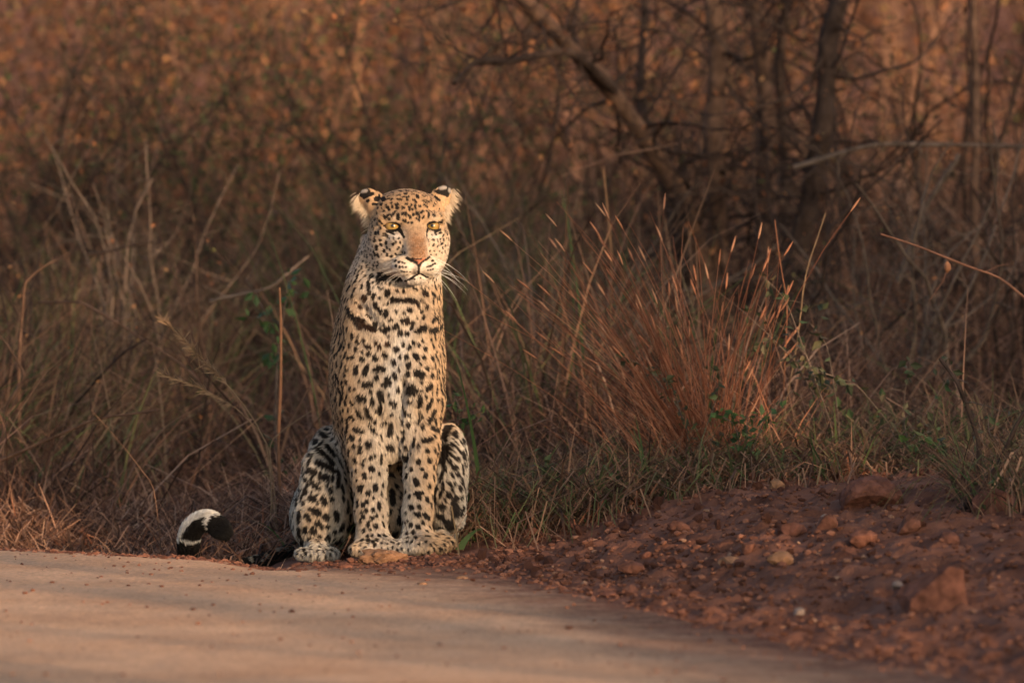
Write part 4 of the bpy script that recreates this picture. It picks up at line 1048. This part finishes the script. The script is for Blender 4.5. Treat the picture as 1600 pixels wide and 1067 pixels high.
# ---- shrubs and trees
def shrub(name, label, cat, x, y, H, spread, n_stem, n_leaf, leaf, leaf_mat, bark_mat, seed, group=None, twigs=5, r0=0.012, crown_lo=0.15, leafrnd=1.0, wob=0.22):
    r = np.random.default_rng(seed)
    z0 = float(gz(x, y)) - 0.03
    root = link(name, None); root.location = (x, y, z0); tag(root, label, cat, group)
    main, fine, tips = [], [], []
    for i in range(n_stem):
        a = r.uniform(0, 2 * math.pi); out = r.uniform(0.1, 1.0) * spread / H
        L_ = H * r.uniform(0.7, 1.1)
        p = wander((r.normal(0, 0.04), r.normal(0, 0.04), 0), (math.cos(a) * out, math.sin(a) * out, 1), L_, 9, wob * 0.6, r, 0.03)
        rad = r0 * r.uniform(0.6, 1.2) * np.linspace(1, 0.3, 10)
        main.append((p, rad))
        for j in range(twigs):
            k = r.integers(2, 10)
            dd = unit(r.normal(0, 1, 3) + np.array([0, 0, 0.35]))
            q = wander(p[k], dd, H * r.uniform(0.15, 0.42), 5, wob, r, 0.02)
            fine.append((q, rad[k] * 0.5 * np.linspace(1, 0.25, 6)))
            for _ in range(3):
                m = r.integers(1, 6)
                q2 = wander(q[m], unit(r.normal(0, 1, 3) + np.array([0, 0, 0.2])), H * r.uniform(0.06, 0.2), 3, wob, r)
                fine.append((q2, rad[k] * 0.24 * np.linspace(1, 0.4, 4)))
                tips.append(q2)
            tips.append(q)
    V, Q = tubes(main, 6); link('stems', mesh_np('stems', V, Q, smooth=True), bark_mat, root)
    V, Q = tubes(fine, 3); link('twigs', mesh_np('twigs', V, Q), bark_mat, root)
    if n_leaf:
        T_ = np.concatenate(tips); T_ = T_[T_[:, 2] > crown_lo * H]
        P = T_[r.integers(0, len(T_), n_leaf)] + r.normal(0, 0.035 * H ** 0.5, (n_leaf, 3))
        V, Fc, rn = leaves(P, r.uniform(0.6, 1.3, n_leaf) * leaf, r.random(n_leaf) ** leafrnd, 0.3)
        link('foliage', mesh_np('foliage', V, None, Fc, attrs={'rnd': rn}), leaf_mat, root)
    return root

BUSH = 'bushes of the thicket behind the leopard'
def bx(px, y): return (px - 800) * S * (15 + y) / 15
# far row, catching the low sun: rust and yellow leaves
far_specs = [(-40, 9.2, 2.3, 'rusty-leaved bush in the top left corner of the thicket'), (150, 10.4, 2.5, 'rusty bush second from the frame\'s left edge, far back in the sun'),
             (320, 9.0, 2.2, 'reddish bush above the left grass, far back in the sun'), (480, 10.8, 2.6, 'sunlit orange-brown bush above and left of the leopard\'s head'),
             (640, 9.6, 2.3, 'sunlit rusty bush straight above the leopard\'s head'), (830, 11.0, 2.6, 'rust-coloured bush far behind the leaning trunk'),
             (1010, 10.2, 2.4, 'reddish bush seen between the stems of the bare tree'), (1200, 11.2, 2.6, 'far rusty bush behind the bare tree\'s right stems'),
             (1400, 9.8, 2.4, 'rusty bush far behind the right-hand thicket'), (1590, 10.6, 2.6, 'reddish bush in the top right corner'),
             (-230, 9.8, 2.4, 'rusty bush standing just beyond the left edge of the picture'), (-430, 9.0, 2.4, 'outermost rusty bush on the left, outside the picture'), (1800, 9.8, 2.4, 'rusty bush standing just beyond the right edge of the picture')]
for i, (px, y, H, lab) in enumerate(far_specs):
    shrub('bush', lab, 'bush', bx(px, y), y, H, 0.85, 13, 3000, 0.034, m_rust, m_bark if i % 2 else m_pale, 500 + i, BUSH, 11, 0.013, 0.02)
mid_specs = [(60, 5.6, 1.5, 'dark olive bush low on the far left'), (230, 6.6, 1.6, 'olive bush above the tail in the shaded thicket'), (400, 5.2, 1.45, 'green-tinged bush left of the leopard\'s head'),
             (560, 6.4, 1.5, 'olive bush directly behind the leopard\'s ears'), (760, 5.0, 1.35, 'dark green bush just right of the leopard\'s head'), (900, 6.8, 1.6, 'shaded olive bush behind the red grass tuft'),
             (1330, 5.8, 1.5, 'dark bare-looking bush right of the many-stemmed tree'), (1500, 5.0, 1.5, 'dense shaded bush at the right of the thicket'), (1110, 6.2, 1.4, 'low dark bush at the foot of the many-stemmed tree')]
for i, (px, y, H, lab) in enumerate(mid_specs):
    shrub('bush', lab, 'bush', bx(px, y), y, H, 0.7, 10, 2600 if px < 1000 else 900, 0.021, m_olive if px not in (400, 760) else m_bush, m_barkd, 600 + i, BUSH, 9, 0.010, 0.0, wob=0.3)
twig_specs = [(20, 2.6, 0.95, 'leafless twiggy shrub at the far left edge'), (170, 3.4, 1.1, 'bare tangled shrub in the dark hollow on the left'), (330, 3.0, 0.9, 'bare twiggy shrub above the tail'),
              (860, 3.3, 1.0, 'bare shrub right of the leopard\'s shoulder'), (1290, 3.2, 1.1, 'grey leafless shrub behind the leafy weed'), (1430, 2.7, 1.0, 'tangled leafless shrub in the right-hand thicket'), (1570, 3.1, 1.15, 'leafless shrub at the right edge of the thicket')]
for i, (px, y, H, lab) in enumerate(twig_specs):
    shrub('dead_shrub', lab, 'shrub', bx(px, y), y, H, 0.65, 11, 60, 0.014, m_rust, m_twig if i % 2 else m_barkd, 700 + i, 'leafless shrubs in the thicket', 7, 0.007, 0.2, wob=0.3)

# the many-stemmed tree: each trunk drawn through points of the photograph at its own depth
def limb(root, name, pts, rad, mat, y, loc, seed, rooted=False):
    r = np.random.default_rng(seed)
    P = np.array([from_pixel(a, b, y + dy) for a, b, dy in pts])
    if rooted:                                                   # carry the foot down into the ground
        P = np.concatenate([[[P[0, 0] - 0.25 * (P[1, 0] - P[0, 0]), P[0, 1], float(gz(P[0, 0], P[0, 1])) - 0.02]], P])
    P = P - loc
    t = np.linspace(0, len(P) - 1, 6 * (len(P) - 1) + 1)
    Pi = np.stack([np.interp(t, np.arange(len(P)), P[:, k]) for k in range(3)], 1)
    Pi[1:-1] = 0.25 * Pi[:-2] + 0.5 * Pi[1:-1] + 0.25 * Pi[2:]
    Pi += 0.006 * np.stack([vnoise(Pi + seed, 6.0, k) for k in range(3)], 1)
    rr_ = np.interp(t, [0, len(P) - 1], rad) * (1.12 if root.name.startswith('bare_tree') else 1.0)
    V, Q = tubes([(Pi, rr_ * (1 + 0.1 * np.sin(t * 5)))], 8)
    o = link(name, mesh_np(name, V, Q, smooth=True), mat, root)
    return Pi, rr_
TY = 4.2
tloc = np.array([from_pixel(1140, 560, TY)[0], TY, float(gz(1.0, TY))])
tree = link('bare_tree', None); tree.location = tloc
tag(tree, 'many-stemmed bare tree with a trunk leaning left, behind the red grass tuft', 'tree')
limbs = [([(1130, 620, 0), (1080, 330, 0), (1010, 220, -0.1), (940, 120, -0.2), (870, 55, -0.3), (790, -30, -0.4)], (0.032, 0.020)),
         ([(960, 140, -0.2), (890, 80, -0.4), (800, 95, -0.6), (745, 95, -0.7), (712, 132, -0.8)], (0.014, 0.006)),
         ([(1150, 620, 0), (1122, 420, 0.1), (1116, 200, 0.1), (1122, 60, 0.1), (1105, -60, 0.1)], (0.034, 0.024)),
         ([(1170, 620, 0), (1190, 400, 0.2), (1200, 180, 0.3), (1185, 40, 0.3), (1160, -60, 0.3)], (0.030, 0.020)),
         ([(1200, 620, 0), (1262, 330, -0.1), (1288, 180, -0.2), (1292, 60, -0.2), (1330, -60, -0.2)], (0.034, 0.024)),
         ([(1120, 620, 0.2), (1040, 300, 0.5), (1000, 160, 0.7), (1010, -60, 0.8)], (0.022, 0.012)),
         ([(1215, 620, 0.3), (1230, 300, 0.6), (1215, 100, 0.6), (1240, -60, 0.6)], (0.018, 0.012)),
         ([(1100, 470, 0), (1060, 360, -0.1), (1080, 320, -0.15), (1090, 260, -0.2)], (0.010, 0.005))]
LP = []
for i, (pts, rad) in enumerate(limbs):
    LP.append(limb(tree, 'trunk', pts, rad, m_bark if i in (0, 2, 3) else m_barkd, TY, tloc, 40 + i, pts[0][1] >= 600))
r = np.random.default_rng(12)
tw, tips = [], []
for P, rad in LP:
    for j in range(36):
        k = r.integers(3, len(P)); q = wander(P[k], unit(r.normal(0, 1, 3) + np.array([0, 0, 0.3])), r.uniform(0.15, 0.6), 6, 0.3, r)
        tw.append((q, rad[k] * 0.28 * np.linspace(1, 0.2, 7)))
        for _ in range(3):
            m = r.integers(1, 7); q2 = wander(q[m], unit(r.normal(0, 1, 3)), r.uniform(0.08, 0.25), 4, 0.3, r)
            tw.append((q2, rad[k] * 0.14 * np.linspace(1, 0.4, 5))); tips.append(q2)
V, Q = tubes(tw, 3); link('crown', mesh_np('crown', V, Q), m_barkd, tree)
tips = np.concatenate(tips)
P = tips[r.integers(0, len(tips), 500)] + r.normal(0, 0.02, (500, 3))
V, Fc, rn = leaves(P, r.uniform(0.012, 0.035, 500)); link('foliage', mesh_np('foliage', V, None, Fc, attrs={'rnd': rn}), m_rust, tree)
for i, (pts, rad, y, lab) in enumerate([([(1525, 620, 0), (1522, 300, 0), (1526, 120, 0), (1518, -40, 0)], (0.017, 0.011), 4.0, 'slim straight sapling near the right edge of the thicket'),
        ([(1030, 560, 0), (1110, 130, 0), (1130, -40, 0)], (0.012, 0.008), 5.6, 'thin pale sapling crossing behind the many-stemmed tree'),
        ([(548, 420, 0), (556, 120, 0), (566, -30, 0)], (0.022, 0.014), 9.5, 'sunlit orange sapling trunk above the leopard\'s left ear'),
        ([(30, 640, 0), (33, 520, 0), (38, 440, 0), (60, 420, 0.0), (110, 395, 0)], (0.006, 0.002), 1.9, 'reddish forked twig standing at the left edge'),
        ([(8, 640, 0), (40, 590, 0), (10, 540, 0), (-15, 510, 0)], (0.006, 0.003), 1.5, 'short reddish side twig at the left edge')]):
    loc = np.array([from_pixel(pts[0][0], pts[0][1], y)[0], y, float(gz(0, y))])
    o = link('sapling', None); o.location = loc; tag(o, lab, 'sapling')
    first = list(pts[0]);
    limb(o, 'trunk', pts, rad, m_bark if i != 2 else mat_plain('bark_orange', (0.26, 0.14, 0.08), 0.9, 0.35, 20, 0.3), y, loc, 90 + i, True)

# fallen and leaning dead branches
for i, (pts, rad, y, mat, lab) in enumerate([
        ([(-30, 735, 0), (60, 690, -0.05), (150, 655, -0.1), (250, 642, -0.15)], (0.0055, 0.0025), 1.3, m_bark, 'dark arching dead branch low on the left'),
        ([(60, 470, 0.1), (130, 470, 0), (210, 520, -0.1), (300, 580, -0.2), (350, 640, -0.3)], (0.0035, 0.003), 2.2, m_bark, 'long brown dead branch slanting down towards the plume of grass'),
        ([(330, 470, 0), (420, 450, 0), (480, 400, 0.1)], (0.005, 0.003), 2.4, m_twig, 'thin dead branch left of the leopard\'s shoulder'),
        ([(880, 275, 0), (960, 245, 0), (1060, 225, 0.1)], (0.0018, 0.0014), 3.0, m_pale, 'pale arching stem above the red grass tuft'),
        ([(1240, 262, 0), (1370, 226, 0), (1500, 226, 0.1), (1620, 230, 0.1)], (0.008, 0.005), 3.4, m_twig, 'grey horizontal dead branch across the right-hand thicket'),
        ([(1500, 238, 0), (1440, 330, 0), (1400, 440, 0)], (0.007, 0.009), 3.2, m_twig, 'slanting dead branch below the grey horizontal one'),
        ([(140, 395, 0), (180, 390, 0), (240, 380, 0)], (0.006, 0.003), 3.0, m_barkd, 'short dark broken branch in the hollow on the left')]):
    loc = from_pixel(pts[0][0], pts[0][1], y)
    P, rad_ = None, None
    o = link('dead_branch', None); o.location = loc; tag(o, lab, 'branch')
    P, rr_ = limb(o, 'stem', pts, rad, mat, y, loc, 130 + i)
    r = np.random.default_rng(140 + i); tw = []
    for j in range(7):
        k = r.integers(2, len(P)); tw.append((wander(P[k], unit(r.normal(0, 1, 3)), r.uniform(0.05, 0.16), 4, 0.3, r), rr_[k] * 0.4 * np.linspace(1, 0.3, 5)))
    V, Q = tubes(tw, 3); link('twigs', mesh_np('twigs', V, Q), mat, o)

# ---- the red grass tuft
r = np.random.default_rng(9)
ty = 0.85
tb = from_pixel(1105, 640, ty); tb[2] = float(gz(tb[0], ty))
tuft = link('grass_tuft', None); tuft.location = tb
tag(tuft, 'large red-orange tuft of dry grass fanning out right of the leopard', 'grass tuft')
n = 200
x0 = r.normal(0, 0.05, n); y0 = r.normal(0, 0.06, n)
tipx = r.beta(1.6, 1.5, n)                              # 0 = far left of the fan, 1 = right
ang = -0.80 + 1.02 * tipx + r.normal(0, 0.10, n) + 0.9 * x0
Lr = (0.57 + 0.15 * np.sin(np.clip(tipx, 0, 1) * math.pi)) * r.uniform(0.5, 1.12, n)
k = np.linspace(0, 1, 7)
paths = []; heads = []
for i in range(n):
    a = ang[i]; dy = r.normal(0, 0.22); bd = r.normal(0.10, 0.10) * (-1 if a < 0 else 1)
    p = np.stack([x0[i] + Lr[i] * (math.sin(a) * k + bd * k ** 2), y0[i] + Lr[i] * dy * k, Lr[i] * math.cos(a) * (k - 0.10 * k ** 2)], 1)
    rad = r.uniform(0.0010, 0.0018)
    paths.append((p, rad * np.linspace(1.0, 0.45, 7)))
    if r.random() < 0.4: heads.append((p[-2:], a))
V, Q = tubes(paths, 3)
rn = np.repeat(r.random(n) * 0.9, 7 * 3)
link('stems', mesh_np('stems', V, Q, attrs={'rnd': rn}), m_red, tuft)
hp = []
for (p, a) in heads:
    d = unit((p[1] - p[0])[None])[0]; q = p[1][None] + d * np.linspace(-0.012, 0.03, 4)[:, None]
    hp.append((q, np.array([0.001, 0.0026, 0.0022, 0.0005])))
V, Q = tubes(hp, 4); link('seed_heads', mesh_np('seed_heads', V, Q, attrs={'rnd': np.repeat(r.random(len(hp)) * 0.4 + 0.55, 16)}), m_red, tuft)
nb_ = 170
V, Q, rn = blades(np.stack([r.normal(0, 0.10, nb_), r.normal(0, 0.07, nb_), np.full(nb_, -0.01)], 1), r.uniform(0.12, 0.38, nb_), r.uniform(2.3, 4.0, nb_) + np.where(r.random(nb_) < 0.3, math.pi, 0), np.abs(r.normal(0.45, 0.25, nb_)), np.abs(r.normal(0.3, 0.25, nb_)), r.uniform(0.002, 0.0045, nb_), 4)
link('blades', mesh_np('blades', V, Q, attrs={'rnd': rn}), m_red, tuft)

# ---- single plants one can point at
def stalk(name, label, cat, pts, rad, y, mat, seed, plume=0):
    loc = from_pixel(pts[0][0], pts[0][1], y)
    o = link(name, None); o.location = loc; tag(o, label, cat)
    P, _ = limb(o, 'stem', [(a, b, 0) for a, b in pts], rad, mat, y, loc, seed, True)
    if plume:
        rr_ = np.random.default_rng(seed)
        m = plume
        idx = rr_.integers(int(len(P) * 0.55), len(P), m)
        d = unit(P[-1] - P[-4])
        base_ = P[idx]
        dirs = unit(d + rr_.normal(0, 0.45, (m, 3)))
        V, Q = tubes([(b_ + np.linspace(0, 1, 3)[:, None] * dd * rr_.uniform(0.012, 0.04), np.array([0.0009, 0.0014, 0.0004])) for b_, dd in zip(base_, dirs)], 3)
        link('plume', mesh_np('plume', V, Q), mat, o)
    return o
stalk('dry_stalk', 'straight orange dry stalk standing left of the leopard', 'stalk', [(436, 690), (438, 560), (439, 500), (437, 452)], (0.005, 0.003), 0.9, mat_plain('stalk_orange', (0.20, 0.10, 0.055), 0.8, 0.25, 40), 201)
stalk('plume_grass', 'feathery grass plume leaning left above the tail', 'grass plume', [(425, 700), (395, 650), (345, 590), (300, 545), (258, 502)], (0.0022, 0.001), 0.7, m_straw, 202, 130)
stalk('plume_grass', 'lower thin grass plume leaning left beneath the larger one', 'grass plume', [(420, 690), (370, 640), (310, 608), (255, 590)], (0.0018, 0.0008), 0.7, m_straw, 203, 60)
stalk('dry_stalk', 'fallen straw stem leaning left of the verge grass', 'stalk', [(245, 760), (200, 705), (145, 645)], (0.0015, 0.0008), 0.5, m_bark, 204)
stalk('dry_stalk', 'thin bent straw rising right of the orange stalk', 'stalk', [(425, 690), (455, 665), (490, 640)], (0.0016, 0.001), 0.6, m_straw, 205)
stalk('dry_stalk', 'tall thin upright stem behind the top of the red tuft', 'stalk', [(955, 420), (952, 330), (944, 262)], (0.004, 0.003), 2.4, mat_plain('stalk_brown', (0.20, 0.11, 0.06), 0.8, 0.25, 40), 206)
stalk('dry_stalk', 'pale straw at the right edge of the red tuft', 'stalk', [(1225, 640), (1262, 420), (1290, 330)], (0.002, 0.001), 1.0, m_straw, 207)
stalk('dry_stalk', 'red thin stem right of the pale straw', 'stalk', [(1222, 620), (1232, 470), (1212, 345)], (0.0018, 0.001), 1.0, mat_plain('stalk_red', (0.26, 0.11, 0.06), 0.8, 0.25, 40), 208)
# one broad green blade right of the leopard and a low green leaf by its foot
def broad_blade(name, label, px, py, y, h, lean, w, az, mat, bend=0.1):
    p = from_pixel(px, py, y)
    z0 = float(gz(p[0], p[1])); up_ = max(0.0, p[2] - z0); p[2] = z0; lean *= h / (h + up_); h += up_
    V, Q, rn = blades(np.zeros((1, 3)), np.array([h]), np.array([az]), np.array([lean]), np.array([bend]), np.array([w]), 8, face=np.array([0.1]), rnd=np.array([0.8]), tip=0.05)
    V[:, 1] += 0.0015 * np.cos(np.arange(len(V)) * math.pi)
    o = link(name, mesh_np(name, V, Q, attrs={'rnd': rn}, smooth=True), mat); o.location = p
    tag(o, label, 'grass blade'); return o
broad_blade('grass_shoot', 'tall bright green grass blade right of the leopard\'s flank', 756, 690, 0.55, 0.215, 0.12, 0.013, math.pi, m_green)
broad_blade('grass_shoot', 'short green blade leaning beside the tall green one', 742, 690, 0.5, 0.09, 0.5, 0.008, math.pi, m_green)
broad_blade('grass_shoot', 'green blade lying beside the leopard\'s foot on the soil', 718, 838, 0.15, 0.05, 0.75, 0.020, 0.2, m_green, 0.6)
broad_blade('grass_shoot', 'narrow green blade lying left of the leopard\'s thigh', 452, 806, 0.4, 0.03, 1.4, 0.008, math.pi, m_green, 0.6)

def weed(label, pts_list, y, n_leaf, size, seed, mat_l, mat_s, rad=0.0022):
    loc = from_pixel(pts_list[0][0][0], pts_list[0][0][1], y)
    o = link('leafy_weed', None); o.location = loc; tag(o, label, 'weed')
    r = np.random.default_rng(seed); tips = []
    for i, pts in enumerate(pts_list):
        P, rr_ = limb(o, 'stem', [(a, b, r.normal(0, 0.03)) for a, b in pts], (rad, rad * 0.5), mat_s, y, loc, seed + i, True)
        tips.append(P[len(P) // 4:])
        tw = []
        for j in range(6):
            k = r.integers(2, len(P)); q = wander(P[k], unit(r.normal(0, 1, 3) + [0, 0, 0.4]), r.uniform(0.03, 0.09), 4, 0.3, r)
            tw.append((q, rad * 0.5 * np.linspace(1, 0.4, 5))); tips.append(q)
        V, Q = tubes(tw, 3); link('twigs', mesh_np('twigs', V, Q), mat_s, o)
    T_ = np.concatenate(tips)
    P = T_[r.integers(0, len(T_), n_leaf)] + r.normal(0, 0.006, (n_leaf, 3))
    V, Fc, rn = leaves(P, r.uniform(0.6, 1.4, n_leaf) * size, None, 0.5)
    link('leaves', mesh_np('leaves', V, None, Fc, attrs={'rnd': rn}), mat_l, o)
m_weed = mat_ramp('weed_leaves', [(0, (0.035, 0.045, 0.022)), (0.5, (0.065, 0.075, 0.035)), (0.8, (0.12, 0.085, 0.045)), (1, (0.07, 0.13, 0.05))], transl=0.25, spec=0.3, rough=0.55)
weed('leafy green weed with nodding tips at the right of the red tuft', [[(1300, 660), (1260, 560), (1225, 470), (1185, 430)], [(1290, 650), (1240, 560), (1200, 520), (1150, 480)], [(1310, 650), (1290, 540), (1260, 500)]], 0.8, 130, 0.026, 310, m_weed, m_twig)
weed('brownish leafy weed in front of the base of the red tuft', [[(1085, 700), (1060, 640), (1010, 575), (975, 560)], [(1080, 700), (1055, 620), (1040, 580)], [(1090, 700), (1120, 620), (1125, 580)]], 0.75, 120, 0.022, 320, m_weed, m_twig)
weed('low green weed with small pointed leaves right of the tuft base', [[(1160, 720), (1150, 660), (1110, 640)], [(1170, 720), (1195, 650), (1240, 610)], [(1165, 720), (1170, 650)]], 0.65, 110, 0.024, 330, m_green, m_twig)
weed('leafy weed on the right with a few bright green leaves', [[(1420, 740), (1390, 660), (1340, 600), (1280, 580)], [(1430, 740), (1440, 650), (1480, 590)], [(1425, 740), (1410, 640), (1420, 560)]], 0.7, 130, 0.026, 340, m_weed, m_twig)
weed('small green weed above the rounded boulder', [[(1440, 745), (1436, 710), (1420, 690)], [(1442, 745), (1455, 715), (1470, 690)]], 0.6, 50, 0.028, 350, m_green, m_twig)
weed('low green sprig at the leopard\'s right hip', [[(700, 690), (730, 650), (760, 640)], [(705, 690), (720, 640), (710, 620)]], 0.6, 40, 0.022, 360, m_green, m_twig)
weed('leafy weed low in the grass left of the road bank crest', [[(870, 790), (860, 740), (820, 700)], [(880, 790), (900, 740), (930, 710)]], 0.5, 90, 0.022, 370, m_weed, m_twig)
weed('sparse green sprig in the shaded grass left of the leopard', [[(430, 560), (420, 500), (400, 450)], [(435, 560), (445, 480), (450, 430)]], 1.9, 70, 0.03, 380, m_green, m_twig)
# red twig with a dry leaf, upper right
loc = from_pixel(1620, 480, 0.9)
tr = link('red_twig', None); tr.location = loc; tag(tr, 'reddish twig with a hanging dry leaf reaching in from the right', 'twig')
P, _ = limb(tr, 'stem', [(1640, 500, 0), (1560, 430, 0), (1470, 398, 0), (1378, 368, 0)], (0.004, 0.002), m_bark, 0.9, loc, 401, True)
mtw = mat_plain('twig_red', (0.26, 0.12, 0.075), 0.8, 0.3, 30)
for o_ in tr.children: o_.data.materials.clear(); o_.data.materials.append(mtw)
V, Q = tubes([(from_pixel(1480, 402, 0.9) - loc + np.array([[0, 0, 0], [0.003, 0, -0.02], [-0.01, 0, -0.06], [-0.045, 0, -0.11]]), [0.001] * 4), (from_pixel(1540, 425, 0.9) - loc + np.array([[0, 0, 0], [0.03, 0, 0.015], [0.06, 0.01, 0.02]]), [0.0014, 0.001, 0.0008])], 4)
link('side_twigs', mesh_np('side_twigs', V, Q), mtw, tr)
V, Q = tubes([(from_pixel(1480, 408, 0.9) - loc + np.array([[0, 0, 0], [0, 0, -0.008], [0.001, 0, -0.02], [0, 0, -0.03]]), [0.001, 0.008, 0.009, 0.001])], 6)
link('dry_leaf', mesh_np('dry_leaf', V, Q, smooth=True), mat_plain('leaf_orange', (0.36, 0.16, 0.08), 0.7, 0.2, 60), tr)

# ---- near shrub at the right edge: grey forked stems, grass and straw at its foot
sy = -0.55
loc = from_pixel(1545, 900, sy); loc[2] = float(gz(loc[0], sy))
ns = link('corner_shrub', None); ns.location = loc; tag(ns, 'grey-stemmed shrub with straw at its foot in the lower right corner', 'shrub')
r = np.random.default_rng(33); tw = []; tips = []
for i, pts in enumerate([[(1505, 800, 0), (1530, 745, 0), (1530, 690, 0), (1500, 600, 0.02), (1470, 560, 0.05)], [(1510, 790, 0), (1560, 730, 0), (1590, 660, 0), (1630, 600, 0)], [(1500, 890, 0), (1500, 840, 0), (1515, 780, 0)], [(1540, 880, 0), (1580, 830, 0), (1640, 790, 0)]]):
    P, rr_ = limb(ns, 'stem', pts, (0.007, 0.004), m_barkd, sy, loc, 420 + i)
    for j in range(12):
        k = r.integers(2, len(P)); q = wander(P[k], unit(r.normal(0, 1, 3) + [0.2, 0, 0.2]), r.uniform(0.05, 0.18), 5, 0.35, r)
        tw.append((q, np.linspace(0.0018, 0.0006, 6))); tips.append(q)
V, Q = tubes(tw, 3); link('twigs', mesh_np('twigs', V, Q), m_twig, ns)
T_ = np.concatenate(tips); P = T_[r.integers(0, len(T_), 90)]
V, Fc, rn = leaves(P, r.uniform(0.012, 0.028, 90)); link('foliage', mesh_np('foliage', V, None, Fc, attrs={'rnd': rn}), m_weed, ns)
nb_ = 620
bx_ = r.uniform(-0.06, 0.28, nb_); by_ = r.normal(0.1, 0.18, nb_)
zz = gz(bx_ + loc[0], by_ + loc[1]) - loc[2]
V, Q, rn = blades(np.stack([bx_, by_, zz], 1), r.uniform(0.08, 0.26, nb_), r.uniform(0, 6.3, nb_), np.abs(r.normal(0.6, 0.4, nb_)), np.abs(r.normal(0.5, 0.4, nb_)), r.uniform(0.002, 0.006, nb_), 4)
link('blades', mesh_np('blades', V, Q, attrs={'rnd': rn}), m_mat, ns)
V, Q, rn = blades(np.zeros((3, 3)) + np.array([[0.05, -0.05, 0.13], [0.07, -0.05, 0.12], [0.12, -0.02, 0.12]]), np.array([-0.16, -0.15, -0.1]), np.array([0.1, 0.4, 0.2]), np.array([0.5, 0.35, 0.5]), np.array([0.1, 0.1, 0.2]), np.array([0.008, 0.006, 0.006]), 4, rnd=np.array([1.0, 0.95, 0.97]))
link('straw', mesh_np('straw', V, Q, attrs={'rnd': rn}), m_dry, ns)

# ---- trees added out of the picture, placed and shaped to shade thicket and bank
def shade_tree(q, s_, H, rad, n_leaf, seed, label, lo=0.2):
    r = np.random.default_rng(seed)
    ca_, sa_ = math.cos(R(SUN_AZ)), math.sin(R(SUN_AZ))
    x = q * ca_ + s_ * sa_; y = q * sa_ - s_ * ca_
    root = link('added_shade_tree', None); root.location = (x, y, 0); tag(root, label, 'tree', 'unseen trees added for their shade')
    main, tips = [], []
    for i in range(9):
        a = r.uniform(0, 6.3); p = wander((0, 0, -0.05), (math.cos(a) * 0.35 * rad, math.sin(a) * 0.35 * rad, 1.3), H * r.uniform(0.7, 0.95), 8, 0.16, r)
        main.append((p, np.linspace(0.07, 0.015, 9)))
        for j in range(8):
            k = r.integers(1, 9); qd = wander(p[k], unit(r.normal(0, 1, 3)), rad * r.uniform(0.3, 0.8), 5, 0.2, r); main.append((qd, np.linspace(0.02, 0.006, 6)))
    V, Q = tubes(main, 5); link('trunk', mesh_np('trunk', V, Q), m_bark, root)
    d = unit(r.normal(0, 1, (n_leaf, 3))) * r.random((n_leaf, 1)) ** 0.45
    P = np.stack([d[:, 0] * rad, d[:, 1] * rad, H * (lo + (1 - lo) * 0.5) + d[:, 2] * H * (1 - lo) * 0.5], 1)
    P *= (1 + 0.10 * vnoise(P + seed, 1.3, seed))[:, None]
    V, Fc, rn = leaves(P, r.uniform(0.10, 0.24, n_leaf)); link('crown', mesh_np('crown', V, None, Fc, attrs={'rnd': rn}), m_olive, root)
shade_tree(2.5, 14.0, 4.9, 1.35, 4600, 801, 'dense unseen tree added for shade, nearest the beam of sun')
shade_tree(3.9, 14.6, 4.85, 1.7, 5200, 802, 'second dense unseen tree added for shade')
shade_tree(6.4, 14.0, 4.55, 1.7, 4600, 803, 'third dense unseen tree added for shade')
shade_tree(9.0, 14.8, 4.4, 1.8, 4200, 804, 'fourth dense unseen tree added for shade')
shade_tree(-1.25, 13.6, 3.4, 0.62, 260, 805, 'slim leafy unseen tree added for shade left of the sun gap', 0.05)
shade_tree(0.50, 14.2, 4.9, 0.44, 1500, 807, 'slim dense unseen tree added for shade right of the sun gap', 0.05)
shade_tree(-3.2, 14.2, 3.4, 1.0, 420, 808, 'sparse unseen tree added for shade far left of the sun gap', 0.05)
shade_tree(-0.25, 14.0, 2.55, 0.5, 900, 806, 'low leafy unseen bush added for shade in the sun gap', 0.0)

for o in sc.objects:
    if o.parent is not None and o.name.split('.')[0] in ('twigs', 'seed_heads', 'blades', 'foliage', 'leaves', 'crown', 'plume', 'straw', 'side_twigs', 'stems', 'fur'):
        o['kind'] = 'stuff'
